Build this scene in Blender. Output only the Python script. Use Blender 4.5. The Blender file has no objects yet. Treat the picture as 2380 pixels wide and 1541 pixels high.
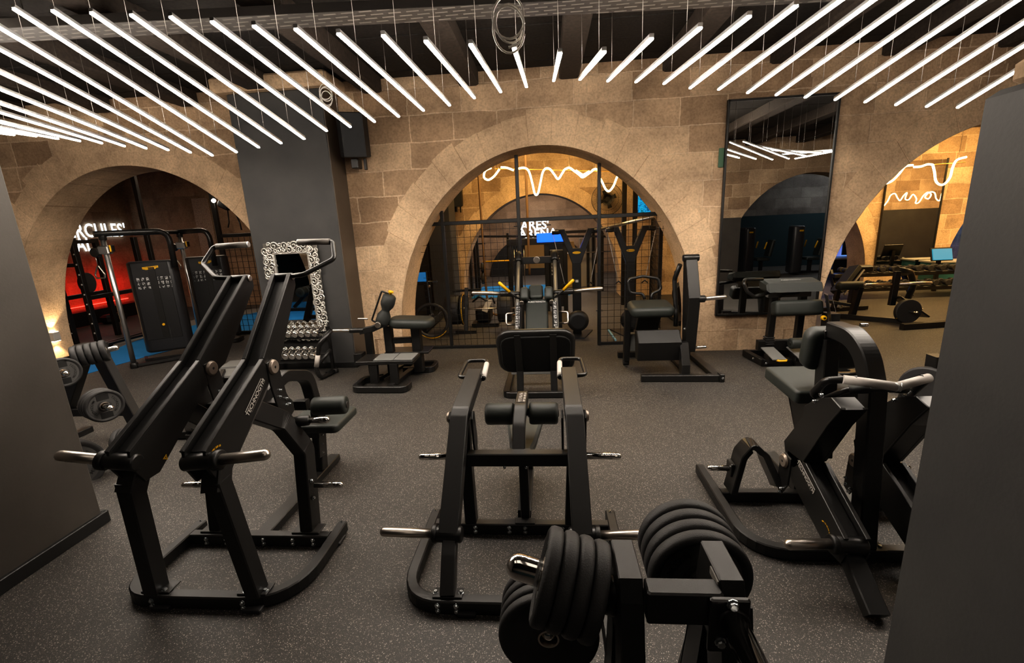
import bpy, bmesh, math, random
from mathutils import Vector, Matrix
random.seed(7)
SC = bpy.context.scene
COL = SC.collection
PI = math.pi
V = Vector
# ------------------------------------------------------------------ camera
W_, H_, FPX = 2380.0, 1541.0, 1048.67
PITCH, ROLL, YAW = .2327, -.0463, -.0857
EYE = V((0, 0, 2.0))
_fw = V((math.sin(YAW)*math.cos(PITCH), math.cos(YAW)*math.cos(PITCH), -math.sin(PITCH)))
_r0 = V((math.cos(YAW), -math.sin(YAW), 0)); _u0 = _r0.cross(_fw)
_R = _r0*math.cos(ROLL) + _u0*math.sin(ROLL)
_U = -_r0*math.sin(ROLL) + _u0*math.cos(ROLL)
cam = bpy.data.cameras.new('camera'); cam_o = bpy.data.objects.new('camera', cam); COL.objects.link(cam_o)
cam.sensor_fit = 'HORIZONTAL'; cam.sensor_width = 36.0; cam.lens = FPX*36.0/W_
cam.clip_start = .05; cam.clip_end = 100
cam_o.matrix_world = Matrix(((_R.x, _U.x, -_fw.x, EYE.x), (_R.y, _U.y, -_fw.y, EYE.y), (_R.z, _U.z, -_fw.z, EYE.z), (0, 0, 0, 1)))
SC.camera = cam_o
def ray(x, y):
    return _fw*FPX + _R*(x-W_/2) - _U*(y-H_/2)
def Zp(x, y, z=0.0):           # survey: sight line of the photo meets a horizontal plane
    d = ray(x, y); return EYE + d*((z-EYE.z)/d.z)
def Yp(x, y, Y):               # ... meets a plane parallel to the arched wall
    d = ray(x, y); return EYE + d*((Y-EYE.y)/d.y)
def Xp(x, y, X):
    d = ray(x, y); return EYE + d*((X-EYE.x)/d.x)

# ------------------------------------------------------------------ mesh building
def perp(d):
    a = V((0, 0, 1)) if abs(d.z) < .9 else V((1, 0, 0))
    u = d.cross(a).normalized(); return u, d.cross(u).normalized()
def fil(pts, r=.05, n=5):
    """round the inner corners of a polyline"""
    pts = [V(p) for p in pts]; out = [pts[0]]
    for i in range(1, len(pts)-1):
        p = pts[i]; a = pts[i-1]-p; b = pts[i+1]-p
        rr = r[i-1] if isinstance(r, (list, tuple)) else r
        la, lb = a.length, b.length; a.normalize(); b.normalize()
        ang = a.angle(b)
        if ang > PI-.02 or rr <= 0: out.append(p); continue
        t = min(rr/math.tan(ang/2), la*.48, lb*.48)
        p0, p1 = p+a*t, p+b*t
        for k in range(n+1):
            s = k/n
            out.append(p0*(1-s)**2 + p*2*s*(1-s) + p1*s*s)
    out.append(pts[-1]); return out
class MB:
    def __init__(self): self.bm = bmesh.new()
    def _face(self, vs):
        try: return self.bm.faces.new(vs)
        except ValueError: return None
    def rings(self, rings, cap=True, smooth=False, closed=False):
        rv = [[self.bm.verts.new(p) for p in r] for r in rings]
        n = len(rv[0]); m = len(rv)
        for i in range(m if closed else m-1):
            a, b = rv[i], rv[(i+1) % m]
            for k in range(n):
                f = self._face((a[k], a[(k+1) % n], b[(k+1) % n], b[k]))
                if f: f.smooth = smooth
        if cap and not closed:
            self._face(list(reversed(rv[0]))); self._face(rv[-1])
        return self
    def box(self, c, s, rot=None, ch=.004):
        """box, edges chamfered by ch"""
        c = V(c); hx, hy, hz = s[0]/2, s[1]/2, s[2]/2
        M3 = rot if rot is not None else Matrix.Identity(3)
        ch = min(ch, hx*.49, hy*.49, hz*.49)
        def sec(z, i):
            x, y = hx-i, hy-i
            q = ch
            return [c + M3 @ V(p) for p in ((-x+q, -y, z), (x-q, -y, z), (x, -y+q, z), (x, y-q, z), (x-q, y, z), (-x+q, y, z), (-x, y-q, z), (-x, -y+q, z))]
        self.rings([sec(-hz, ch), sec(-hz+ch, 0), sec(hz-ch, 0), sec(hz, ch)])
        return self
    def beam(self, pts, w, h, b=None, ch=.006, smooth=False):
        """rectangular tube along a polyline; b = direction of w; h is across"""
        pts = [V(p) for p in pts]; n = len(pts)
        ds = [(pts[i+1]-pts[i]).normalized() for i in range(n-1)]
        if b is None:
            b = V((1, 0, 0)) if all(abs(d.x) < .9 for d in ds) else V((0, 1, 0))
        b = V(b).normalized()
        hw, hh = w/2, h/2; c = min(ch, hw*.45, hh*.45)
        sec = [(-hw+c, -hh), (hw-c, -hh), (hw, -hh+c), (hw, hh-c), (hw-c, hh), (-hw+c, hh), (-hw, hh-c), (-hw, -hh+c)]
        rings = []
        for i in range(n):
            d = ds[min(i, n-2)]
            bb = (b - d*b.dot(d)).normalized(); s = d.cross(bb)
            nn = d if i in (0, n-1) else (ds[i-1]+ds[i]).normalized()
            ring = []
            for (p, q) in sec:
                o = bb*p + s*q
                den = d.dot(nn)
                o = o - d*(o.dot(nn)/den) if abs(den) > .2 else o
                ring.append(pts[i]+o)
            rings.append(ring)
        self.rings(rings, smooth=smooth); return self
    def tube(self, pts, r, n=12, cap=True, dome=False, r2=None, closed=False):
        pts = [V(p) for p in pts]; m = len(pts)
        d = (pts[1]-pts[0]).normalized(); u, v = perp(d)
        rings = []
        rr = lambda i: r if r2 is None else r + (r2-r)*i/(m-1)
        for i in range(m):
            if closed: t = (pts[(i+1) % m]-pts[i-1]).normalized()
            elif i == 0: t = (pts[1]-pts[0]).normalized()
            elif i == m-1: t = (pts[-1]-pts[-2]).normalized()
            else: t = ((pts[i+1]-pts[i]).normalized()+(pts[i]-pts[i-1]).normalized()).normalized()
            u = (u - t*u.dot(t)).normalized(); v = t.cross(u)
            rings.append([pts[i] + (u*math.cos(2*PI*k/n)+v*math.sin(2*PI*k/n))*rr(i) for k in range(n)])
        if dome and not closed:
            t = (pts[-1]-pts[-2]).normalized(); R = rr(m-1)
            base = rings[-1]; c0 = pts[-1]
            for a in (.35, .65, .88, .985):
                rings.append([c0 + (p-c0)*math.sqrt(1-a*a) + t*R*a for p in base])
        self.rings(rings, cap=cap, smooth=True, closed=closed); return self
    def cyl(self, p0, p1, r, n=20, ch=.003, smooth=True):
        p0, p1 = V(p0), V(p1); L = (p1-p0).length; ch = min(ch, L*.3, r*.3)
        return self.lathe(p0, p1-p0, [(r-ch, 0), (r, ch), (r, L-ch), (r-ch, L)], n, smooth)
    def lathe(self, o, d, prof, n=24, smooth=True, cap=True):
        """prof = (radius, distance along d)"""
        o = V(o); d = V(d).normalized(); u, v = perp(d)
        rings = [[o + d*z + (u*math.cos(2*PI*k/n)+v*math.sin(2*PI*k/n))*max(r, 1e-4) for k in range(n)] for r, z in prof]
        self.rings(rings, cap=cap, smooth=smooth); return self
    def prism(self, poly, t, ch=.003):
        """polygon (list of 3D points, planar) extruded by vector t (centred)"""
        poly = [V(p) for p in poly]; t = V(t); tn = t.normalized(); c = sum(poly, V((0, 0, 0)))/len(poly)
        hw = t.length/2; ch = min(ch, hw*.5)
        m = len(poly); ins = []
        for i in range(m):
            a = (poly[i]-poly[i-1]).normalized(); b = (poly[(i+1) % m]-poly[i]).normalized()
            na, nb = a.cross(tn), b.cross(tn)
            k = (na+nb); k = k/max(k.dot(k)/2, .15)
            ins.append(k)
        nrm = sum((poly[i]-c).cross(poly[(i+1) % m]-c).dot(tn) for i in range(m))
        sg = -1 if nrm > 0 else 1
        def R(z, i): return [p + tn*z + ins[j]*(sg*i) for j, p in enumerate(poly)]
        rs = [R(-hw, ch), R(-hw+ch, 0), R(hw-ch, 0), R(hw, ch)]
        rv = [[self.bm.verts.new(p) for p in r] for r in rs]
        for i in range(3):
            for k in range(m): self._face((rv[i][k], rv[i][(k+1) % m], rv[i+1][(k+1) % m], rv[i+1][k]))
        caps = [self._face(list(reversed(rv[0]))), self._face(rv[-1])]
        bmesh.ops.triangulate(self.bm, faces=[f for f in caps if f])
        return self
    def pad(self, c, s, rot=None, r=.03, n=4, corner=None):
        """upholstered pad: rounded box; r edge round (z), corner = plan corner radius"""
        c = V(c); hx, hy, hz = s[0]/2, s[1]/2, s[2]/2
        M3 = rot if rot is not None else Matrix.Identity(3)
        r = min(r, hz*.98); q = min(corner if corner else r*1.2, hx*.98, hy*.98)
        def outline(i):
            pts = []
            for (sx, sy, a0) in ((1, 1, 0), (-1, 1, PI/2), (-1, -1, PI), (1, -1, 1.5*PI)):
                rad = max(q-i, .001)
                for k in range(n+1):
                    a = a0+PI/2*k/n
                    pts.append((sx*(hx-q)+rad*math.cos(a), sy*(hy-q)+rad*math.sin(a)))
            return pts
        prof = [(r*(1-math.sin(PI/2*k/n)), -hz+r*(1-math.cos(PI/2*k/n))) for k in range(n+1)]
        prof += [(i, -z) for i, z in reversed(prof)]
        rings = [[c + M3 @ V((x, y, z)) for x, y in outline(min(i, min(hx, hy)*.9))] for i, z in prof]
        self.rings(rings, smooth=True); return self
    def poly(self, pts):
        vs = [self.bm.verts.new(V(p)) for p in pts]
        f = self._face(vs)
        if f and len(pts) > 4: bmesh.ops.triangulate(self.bm, faces=[f])
        return self
    def build(self, name, m, parent=None, smooth_angle=True):
        bmesh.ops.recalc_face_normals(self.bm, faces=self.bm.faces)
        me = bpy.data.meshes.new(name)
        if parent is not None:
            o_ = V(parent['_w']) if '_w' in parent else V((0, 0, 0))
            bmesh.ops.translate(self.bm, verts=self.bm.verts, vec=-o_)
        self.bm.to_mesh(me); self.bm.free()
        me.materials.append(m)
        o = bpy.data.objects.new(name, me); COL.objects.link(o)
        if parent is not None:
            o.parent = parent; o['_w'] = [0.0, 0.0, 0.0]
            w = V(parent['_w']); o['_w'] = list(w)
        return o
def Rx(a): return Matrix.Rotation(a, 3, 'X')
def Ry(a): return Matrix.Rotation(a, 3, 'Y')
def Rz(a): return Matrix.Rotation(a, 3, 'Z')
def thing(name, label, cat, loc=(0, 0, 0), group=None):
    o = bpy.data.objects.new(name, None); COL.objects.link(o); o.location = V(loc); o['_w'] = list(V(loc))
    o.empty_display_size = .1
    o['label'] = label; o['category'] = cat
    if group: o['group'] = group
    return o
def tag(o, label, cat, group=None, kind=None):
    o['label'] = label; o['category'] = cat
    if group: o['group'] = group
    if kind: o['kind'] = kind
    return o
def struct(o, label=None):
    o['kind'] = 'structure'
    if label: o['label'] = label
    return o
def lab(o, s): o['label'] = s; return o
def dup(root, move, label=None, rotz=0.0):
    r = root.copy(); COL.objects.link(r); r.location = root.location + V(move); r.rotation_euler = (0, 0, rotz)
    if label: r['label'] = label
    for ch in list(root.children):
        c = ch.copy(); COL.objects.link(c); c.parent = r
        for g in ch.children:
            d = g.copy(); COL.objects.link(d); d.parent = c
    return r
ORD = ['first', 'second', 'third', 'fourth', 'fifth', 'sixth', 'seventh', 'eighth', 'ninth', 'tenth', 'eleventh', 'twelfth', 'thirteenth', 'fourteenth', 'fifteenth', 'sixteenth', 'seventeenth', 'eighteenth', 'nineteenth', 'twentieth']
def text_mesh(s, size, M4, name, m, parent=None, extrude=.002, bold=0.0, align='CENTER', spacing=1.0, line=.9):
    cu = bpy.data.curves.new(name+'_c', 'FONT'); cu.body = s; cu.size = size; cu.extrude = extrude; cu.offset = bold
    cu.align_x = align; cu.align_y = 'CENTER'; cu.space_character = spacing; cu.space_line = line; cu.resolution_u = 3
    t = bpy.data.objects.new(name+'_t', cu); COL.objects.link(t)
    dg = bpy.context.evaluated_depsgraph_get(); dg.update()
    me = bpy.data.meshes.new_from_object(t.evaluated_get(dg))
    bpy.data.objects.remove(t); bpy.data.curves.remove(cu)
    o_ = V(parent['_w']) if parent is not None else V((0, 0, 0))
    me.transform(Matrix.Translation(-o_) @ M4); me.materials.clear(); me.materials.append(m)
    me.name = name
    o = bpy.data.objects.new(name, me); COL.objects.link(o)
    if parent is not None: o.parent = parent; o['_w'] = list(o_)
    return o
def frame(o, x, y):
    """4x4 with local x, local y axes"""
    x = V(x).normalized(); y = V(y); y = (y-x*y.dot(x)).normalized(); z = x.cross(y)
    return Matrix(((x.x, y.x, z.x, o[0]), (x.y, y.y, z.y, o[1]), (x.z, y.z, z.z, o[2]), (0, 0, 0, 1)))
# ------------------------------------------------------------------ materials
def mat(name):
    m = bpy.data.materials.new(name); m.use_nodes = True
    nt = m.node_tree; b = nt.nodes['Principled BSDF']
    return m, nt, b
def N(nt, t, **kw):
    n = nt.nodes.new(t)
    for k, v in kw.items(): setattr(n, k, v)
    return n
def L(nt, a, b): nt.links.new(a, b)
def ramp(nt, stops):
    r = N(nt, 'ShaderNodeValToRGB'); el = r.color_ramp.elements
    while len(el) < len(stops): el.new(.5)
    for e, (p, c) in zip(el, stops): e.position = p; e.color = (*c, 1) if len(c) == 3 else c
    return r
def simple(name, col, rough=.5, metal=0.0, bump=0.0, scale=400, var=0.0, spec=.5):
    m, nt, b = mat(name)
    b.inputs['Base Color'].default_value = (*col, 1); b.inputs['Roughness'].default_value = rough; b.inputs['Metallic'].default_value = metal
    b.inputs['Specular IOR Level'].default_value = spec
    if bump or var:
        g = N(nt, 'ShaderNodeNewGeometry'); n = N(nt, 'ShaderNodeTexNoise'); n.inputs['Scale'].default_value = scale; n.inputs['Detail'].default_value = 3
        L(nt, g.outputs['Position'], n.inputs['Vector'])
        if bump:
            bp = N(nt, 'ShaderNodeBump'); bp.inputs['Strength'].default_value = bump; bp.inputs['Distance'].default_value = .002
            L(nt, n.outputs['Fac'], bp.inputs['Height']); L(nt, bp.outputs['Normal'], b.inputs['Normal'])
        if var:
            r = ramp(nt, [(.25, tuple(c*(1-var) for c in col)), (.75, tuple(min(1, c*(1+var)) for c in col))])
            L(nt, n.outputs['Fac'], r.inputs['Fac']); L(nt, r.outputs['Color'], b.inputs['Base Color'])
    return m
def emis(name, col, s):
    m, nt, b = mat(name)
    b.inputs['Base Color'].default_value = (.02, .02, .02, 1)
    b.inputs['Emission Color'].default_value = (*col, 1); b.inputs['Emission Strength'].default_value = s
    return m
BLACK = simple('powder_coated_black_steel', (.0085, .0082, .008), .40, 0, .25, 900)
BLACK2 = simple('satin_black_steel', (.011, .0107, .0104), .32, 0, .1, 900)
LEATHER = simple('dark_green_grey_upholstery', (.021, .025, .0225), .5, 0, .35, 500)
FOAM = simple('black_foam', (.016, .018, .017), .62, 0, .3, 300)
RUBBER = simple('black_plate_rubber', (.022, .0215, .022), .62, 0, .4, 250)
RUBBERF = simple('plate_face_rubber', (.062, .061, .060), .55, 0, .2, 250)
EMBOSS = simple('embossed_dark_letters', (.006, .006, .006), .5)
CHROME = simple('chrome', (.78, .76, .73), .09, 1.0)
STEEL = simple('brushed_steel', (.55, .50, .45), .30, 1.0, .05, 600)
ALU = simple('satin_aluminium', (.62, .62, .62), .35, 1.0)
BOLT = simple('zinc_bolt', (.55, .58, .60), .25, 1.0)
GRIP = simple('grey_rubber_grip', (.16, .145, .13), .5, 0, .2, 500)
GRIPL = simple('light_grip_sleeve', (.45, .42, .39), .45)
LABEL = simple('pale_label', (.45, .43, .40), .5)
WHITE = simple('white_print', (.62, .62, .60), .5)
YELLOW = simple('yellow_plastic', (.75, .42, .01), .4)
TREAD = simple('grey_tread_rubber', (.17, .17, .165), .6, 0, .3, 200)
DARKGREY = simple('dark_grey_shell', (.020, .021, .024), .35)
SPKR = simple('speaker_black', (.006, .006, .007), .5)
CABLEW = simple('white_cable', (.85, .82, .76), .5)
WIRE = simple('thin_steel_wire', (.30, .28, .26), .4, .8)
ROPE = simple('hemp_rope', (.20, .12, .06), .9, 0, .5, 200)
CEIL = simple('dark_ceiling_boards', (.016, .013, .011), .8, 0, .5, 30, .5)
BEAMM = simple('dark_timber_beam', (.035, .026, .020), .75, 0, .5, 25, .4)
def tray_mat():
    m, nt, b = mat('perforated_cable_tray')
    g = N(nt, 'ShaderNodeTexCoord'); br = N(nt, 'ShaderNodeTexBrick'); L(nt, g.outputs['Object'], br.inputs['Vector'])
    br.inputs['Scale'].default_value = 1; br.inputs['Brick Width'].default_value = .15; br.inputs['Row Height'].default_value = .065; br.inputs['Mortar Size'].default_value = .024
    br.inputs['Color1'].default_value = (.15, .135, .12, 1); br.inputs['Color2'].default_value = (.10, .09, .08, 1); br.inputs['Mortar'].default_value = (.028, .024, .021, 1)
    L(nt, br.outputs['Color'], b.inputs['Base Color']); b.inputs['Roughness'].default_value = .5; return m
TRAYP = tray_mat()
def print_mat(name, col, bw, rh, mo, bg=(.006, .006, .007), ax=2):
    m, nt, b = mat(name)
    g = N(nt, 'ShaderNodeNewGeometry'); s = N(nt, 'ShaderNodeSeparateXYZ'); L(nt, g.outputs['Position'], s.inputs[0]); c = N(nt, 'ShaderNodeCombineXYZ'); L(nt, s.outputs[0], c.inputs[0]); L(nt, s.outputs[ax], c.inputs[1])
    n = N(nt, 'ShaderNodeTexNoise'); n.inputs['Scale'].default_value = 60; L(nt, g.outputs['Position'], n.inputs['Vector'])
    r = ramp(nt, [(.45, bg), (.52, col)]); L(nt, n.outputs['Fac'], r.inputs['Fac'])
    br = N(nt, 'ShaderNodeTexBrick'); L(nt, c.outputs[0], br.inputs['Vector']); br.offset = 0
    br.inputs['Scale'].default_value = 1; br.inputs['Brick Width'].default_value = bw; br.inputs['Row Height'].default_value = rh; br.inputs['Mortar Size'].default_value = mo; br.inputs['Mortar'].default_value = (*bg, 1)
    L(nt, r.outputs['Color'], br.inputs['Color1']); L(nt, r.outputs['Color'], br.inputs['Color2'])
    L(nt, br.outputs['Color'], b.inputs['Base Color']); b.inputs['Roughness'].default_value = .5; return m
CHART = print_mat('printed_exercise_chart', (.5, .5, .5), .055, .075, .012)
PICTO = print_mat('printed_pictograms', (.30, .30, .30), .05, .05, .006)
PICTO_XY = print_mat('printed_pictograms_flat', (.32, .31, .30), .035, .06, .006, ax=1)
HOLES = print_mat('drilled_board', (.33, .25, .18), .16, .22, .0, (.20, .145, .10))
TRAY = simple('galvanised_cable_tray', (.030, .026, .023), .5, .3)
BLUE = simple('blue_turf', (.0, .17, .46), .85, 0, .6, 500, .2)
TEAL = simple('dark_teal_wall', (.004, .022, .030), .8)
REDW = emis('red_lit_wall', (1, .015, .01), 1.6)
REDL = emis('red_led_strip', (1, .03, .02), 6)
LED = emis('led_diffuser', (1.0, .885, .76), 44)
NEON = emis('warm_neon', (1.0, .60, .20), 13)
SIGNW = emis('white_sign_letters', (.85, .95, 1.0), 2.2)
BLUEL = emis('blue_panel_light', (.0, .10, 1.0), 1.6)
SCREEN = emis('screen_blue', (.01, .16, .40), .5)
CYAN = emis('screen_cyan', (.03, .35, .48), .6)
ROD = simple('satin_grey_rod', (.20, .19, .17), .42, .5)
CAPM = simple('pivot_cap_metal', (.30, .25, .21), .4, .6)
SPOTW = emis('spot_lens', (1, .9, .75), 30)
SCONCE = emis('sconce_lens', (1, .75, .45), 14)
BLUEDOT = emis('blue_indicator', (.05, .2, 1), 5)
PURPLE = emis('purple_lit_mural', (.10, .06, .40), .45)
MURAL = emis('blue_lit_mural', (.05, .20, .50), .5)
SKIN = simple('brown_skin', (.30, .13, .07), .6)  # one even reddish-brown tone
GREENT = simple('green_tape', (.08, .16, .10), .7)
MIRROR, _nt, _b = mat('mirror_glass')
_b.inputs['Base Color'].default_value = (.72, .73, .72, 1); _b.inputs['Metallic'].default_value = 1; _b.inputs['Roughness'].default_value = .01
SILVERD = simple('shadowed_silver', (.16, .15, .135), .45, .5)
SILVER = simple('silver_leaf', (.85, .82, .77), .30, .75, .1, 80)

def floor_mat():
    m, nt, b = mat('speckled_rubber_floor')
    g = N(nt, 'ShaderNodeNewGeometry')
    out = None
    base = ramp(nt, [(.3, (.030, .0275, .0255)), (.7, (.042, .039, .0365))])
    n = N(nt, 'ShaderNodeTexNoise'); n.inputs['Scale'].default_value = 1.2; n.inputs['Detail'].default_value = 4
    L(nt, g.outputs['Position'], n.inputs['Vector']); L(nt, n.outputs['Fac'], base.inputs['Fac'])
    col = base.outputs['Color']
    for sc, dist, thr, c1, c2 in ((120, .31, .55, (.16, .14, .12), (.38, .34, .30)), (230, .34, .46, (.09, .078, .065), (.19, .165, .14))):
        v = N(nt, 'ShaderNodeTexVoronoi'); v.inputs['Scale'].default_value = sc
        w = N(nt, 'ShaderNodeTexNoise'); w.inputs['Scale'].default_value = sc*1.5
        mx = N(nt, 'ShaderNodeVectorMath', operation='MULTIPLY_ADD'); mx.inputs[1].default_value = (.004, .004, 0)
        L(nt, g.outputs['Position'], w.inputs['Vector'])
        L(nt, w.outputs['Color'], mx.inputs[0]); L(nt, g.outputs['Position'], mx.inputs[2]); L(nt, mx.outputs['Vector'], v.inputs['Vector'])
        sp = N(nt, 'ShaderNodeSeparateColor'); L(nt, v.outputs['Color'], sp.inputs['Color'])
        a = N(nt, 'ShaderNodeMath', operation='LESS_THAN'); a.inputs[1].default_value = dist
        L(nt, v.outputs['Distance'], a.inputs[0])
        c = N(nt, 'ShaderNodeMath', operation='GREATER_THAN'); c.inputs[1].default_value = thr
        L(nt, sp.outputs[0], c.inputs[0])
        f = N(nt, 'ShaderNodeMath', operation='MULTIPLY'); L(nt, a.outputs[0], f.inputs[0]); L(nt, c.outputs[0], f.inputs[1])
        cr = ramp(nt, [(0, c1), (1, c2)]); L(nt, sp.outputs[1], cr.inputs['Fac'])
        mix = N(nt, 'ShaderNodeMix', data_type='RGBA'); L(nt, f.outputs[0], mix.inputs['Factor']); L(nt, col, mix.inputs['A']); L(nt, cr.outputs['Color'], mix.inputs['B'])
        col = mix.outputs['Result']
    L(nt, col, b.inputs['Base Color']); b.inputs['Roughness'].default_value = .62
    bp = N(nt, 'ShaderNodeBump'); bp.inputs['Strength'].default_value = .3; bp.inputs['Distance'].default_value = .002
    n2 = N(nt, 'ShaderNodeTexNoise'); n2.inputs['Scale'].default_value = 220; L(nt, g.outputs['Position'], n2.inputs['Vector'])
    L(nt, n2.outputs['Fac'], bp.inputs['Height']); L(nt, bp.outputs['Normal'], b.inputs['Normal'])
    return m
FLOOR = floor_mat()
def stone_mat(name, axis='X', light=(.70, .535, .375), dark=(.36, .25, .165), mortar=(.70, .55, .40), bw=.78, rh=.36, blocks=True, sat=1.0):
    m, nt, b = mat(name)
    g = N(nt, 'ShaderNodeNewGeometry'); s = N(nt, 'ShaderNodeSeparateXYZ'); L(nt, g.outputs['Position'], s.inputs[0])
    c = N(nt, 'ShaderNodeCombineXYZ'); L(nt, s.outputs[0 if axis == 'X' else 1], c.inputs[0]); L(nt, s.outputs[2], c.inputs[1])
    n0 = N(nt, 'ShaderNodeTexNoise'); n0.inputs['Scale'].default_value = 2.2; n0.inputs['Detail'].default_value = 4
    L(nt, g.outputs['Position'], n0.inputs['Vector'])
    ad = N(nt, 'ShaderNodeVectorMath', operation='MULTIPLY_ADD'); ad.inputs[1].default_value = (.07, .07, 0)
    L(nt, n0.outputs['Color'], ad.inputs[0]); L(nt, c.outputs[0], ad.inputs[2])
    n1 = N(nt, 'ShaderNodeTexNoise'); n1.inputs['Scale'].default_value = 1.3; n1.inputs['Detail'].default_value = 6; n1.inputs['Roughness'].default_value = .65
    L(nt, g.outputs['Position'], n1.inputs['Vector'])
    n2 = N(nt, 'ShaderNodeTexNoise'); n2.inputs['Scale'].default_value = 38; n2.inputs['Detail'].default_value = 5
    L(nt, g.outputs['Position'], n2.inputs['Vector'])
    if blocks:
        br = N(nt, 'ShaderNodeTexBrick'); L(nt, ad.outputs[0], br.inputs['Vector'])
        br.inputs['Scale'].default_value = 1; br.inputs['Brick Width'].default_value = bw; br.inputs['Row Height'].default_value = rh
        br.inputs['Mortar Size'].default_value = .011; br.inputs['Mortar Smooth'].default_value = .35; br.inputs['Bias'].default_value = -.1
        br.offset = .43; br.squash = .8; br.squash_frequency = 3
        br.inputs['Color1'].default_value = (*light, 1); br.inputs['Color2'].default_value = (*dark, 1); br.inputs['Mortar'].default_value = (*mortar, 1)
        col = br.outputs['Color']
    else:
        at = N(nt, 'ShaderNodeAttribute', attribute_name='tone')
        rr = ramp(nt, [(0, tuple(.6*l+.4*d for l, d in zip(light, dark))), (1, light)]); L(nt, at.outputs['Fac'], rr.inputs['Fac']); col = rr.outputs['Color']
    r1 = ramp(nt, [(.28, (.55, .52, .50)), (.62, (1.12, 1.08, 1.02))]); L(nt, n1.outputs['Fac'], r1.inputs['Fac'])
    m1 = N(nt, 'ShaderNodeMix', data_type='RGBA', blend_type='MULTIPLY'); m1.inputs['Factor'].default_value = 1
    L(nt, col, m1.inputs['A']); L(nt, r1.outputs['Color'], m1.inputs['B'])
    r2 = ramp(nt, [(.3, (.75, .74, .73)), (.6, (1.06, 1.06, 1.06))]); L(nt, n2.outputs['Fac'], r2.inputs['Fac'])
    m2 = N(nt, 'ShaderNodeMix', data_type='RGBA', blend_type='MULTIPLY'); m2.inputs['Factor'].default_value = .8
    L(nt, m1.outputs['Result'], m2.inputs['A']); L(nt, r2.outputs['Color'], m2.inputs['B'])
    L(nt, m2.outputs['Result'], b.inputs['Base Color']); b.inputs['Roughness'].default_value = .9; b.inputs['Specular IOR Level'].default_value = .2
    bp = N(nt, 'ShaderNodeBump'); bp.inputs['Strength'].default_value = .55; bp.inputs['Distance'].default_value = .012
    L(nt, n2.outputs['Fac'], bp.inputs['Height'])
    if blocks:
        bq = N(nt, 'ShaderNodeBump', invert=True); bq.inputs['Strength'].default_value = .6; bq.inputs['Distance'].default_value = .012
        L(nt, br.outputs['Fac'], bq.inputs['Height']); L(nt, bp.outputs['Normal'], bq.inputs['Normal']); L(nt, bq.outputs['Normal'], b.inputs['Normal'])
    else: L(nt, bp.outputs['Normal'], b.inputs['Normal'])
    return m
STONE = stone_mat('limestone_blocks')
STONEY = stone_mat('limestone_blocks_side', 'Y')
VOUSS = stone_mat('limestone_voussoirs', light=(.70, .535, .375), dark=(.56, .42, .285), blocks=False)
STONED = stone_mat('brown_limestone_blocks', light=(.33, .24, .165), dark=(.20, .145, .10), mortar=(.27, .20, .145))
def plaster(name, c0, c1, rough=.6):
    m, nt, b = mat(name)
    g = N(nt, 'ShaderNodeNewGeometry'); n = N(nt, 'ShaderNodeTexNoise'); n.inputs['Scale'].default_value = 2.5; n.inputs['Detail'].default_value = 6
    L(nt, g.outputs['Position'], n.inputs['Vector'])
    r = ramp(nt, [(.3, c0), (.7, c1)]); L(nt, n.outputs['Fac'], r.inputs['Fac']); L(nt, r.outputs['Color'], b.inputs['Base Color'])
    b.inputs['Roughness'].default_value = rough
    n2 = N(nt, 'ShaderNodeTexNoise'); n2.inputs['Scale'].default_value = 60; L(nt, g.outputs['Position'], n2.inputs['Vector'])
    bp = N(nt, 'ShaderNodeBump'); bp.inputs['Strength'].default_value = .15; bp.inputs['Distance'].default_value = .004
    L(nt, n2.outputs['Fac'], bp.inputs['Height']); L(nt, bp.outputs['Normal'], b.inputs['Normal'])
    return m
PLASTER = plaster('dark_microcement', (.040, .040, .041), (.056, .055, .054))
PLASTERB = plaster('brown_grey_microcement', (.050, .044, .038), (.068, .060, .052))
SKIRT = simple('black_skirting', (.008, .008, .008), .5)
def screen_mat(name, stops, sc, strength):
    m, nt, b = mat(name)
    g = N(nt, 'ShaderNodeNewGeometry'); n = N(nt, 'ShaderNodeTexNoise'); n.inputs['Scale'].default_value = sc; n.inputs['Detail'].default_value = 3; n.inputs['Distortion'].default_value = 1.5
    L(nt, g.outputs['Position'], n.inputs['Vector']); r = ramp(nt, stops); L(nt, n.outputs['Fac'], r.inputs['Fac'])
    L(nt, r.outputs['Color'], b.inputs['Emission Color']); b.inputs['Emission Strength'].default_value = strength; b.inputs['Base Color'].default_value = (0, 0, 0, 1)
    return m
TVM = screen_mat('tv_sea_picture', [(.36, (.0, .05, .14)), (.46, (.0, .20, .45)), (.54, (.01, .42, .7)), (.62, (.0, .12, .16))], 9, .75)
MURALM = screen_mat('glowing_blue_mural', [(.35, (.10, .07, .38)), (.5, (.10, .18, .52)), (.65, (.08, .34, .62))], .8, .9)  # the light on the mural is put in as glow
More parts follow.
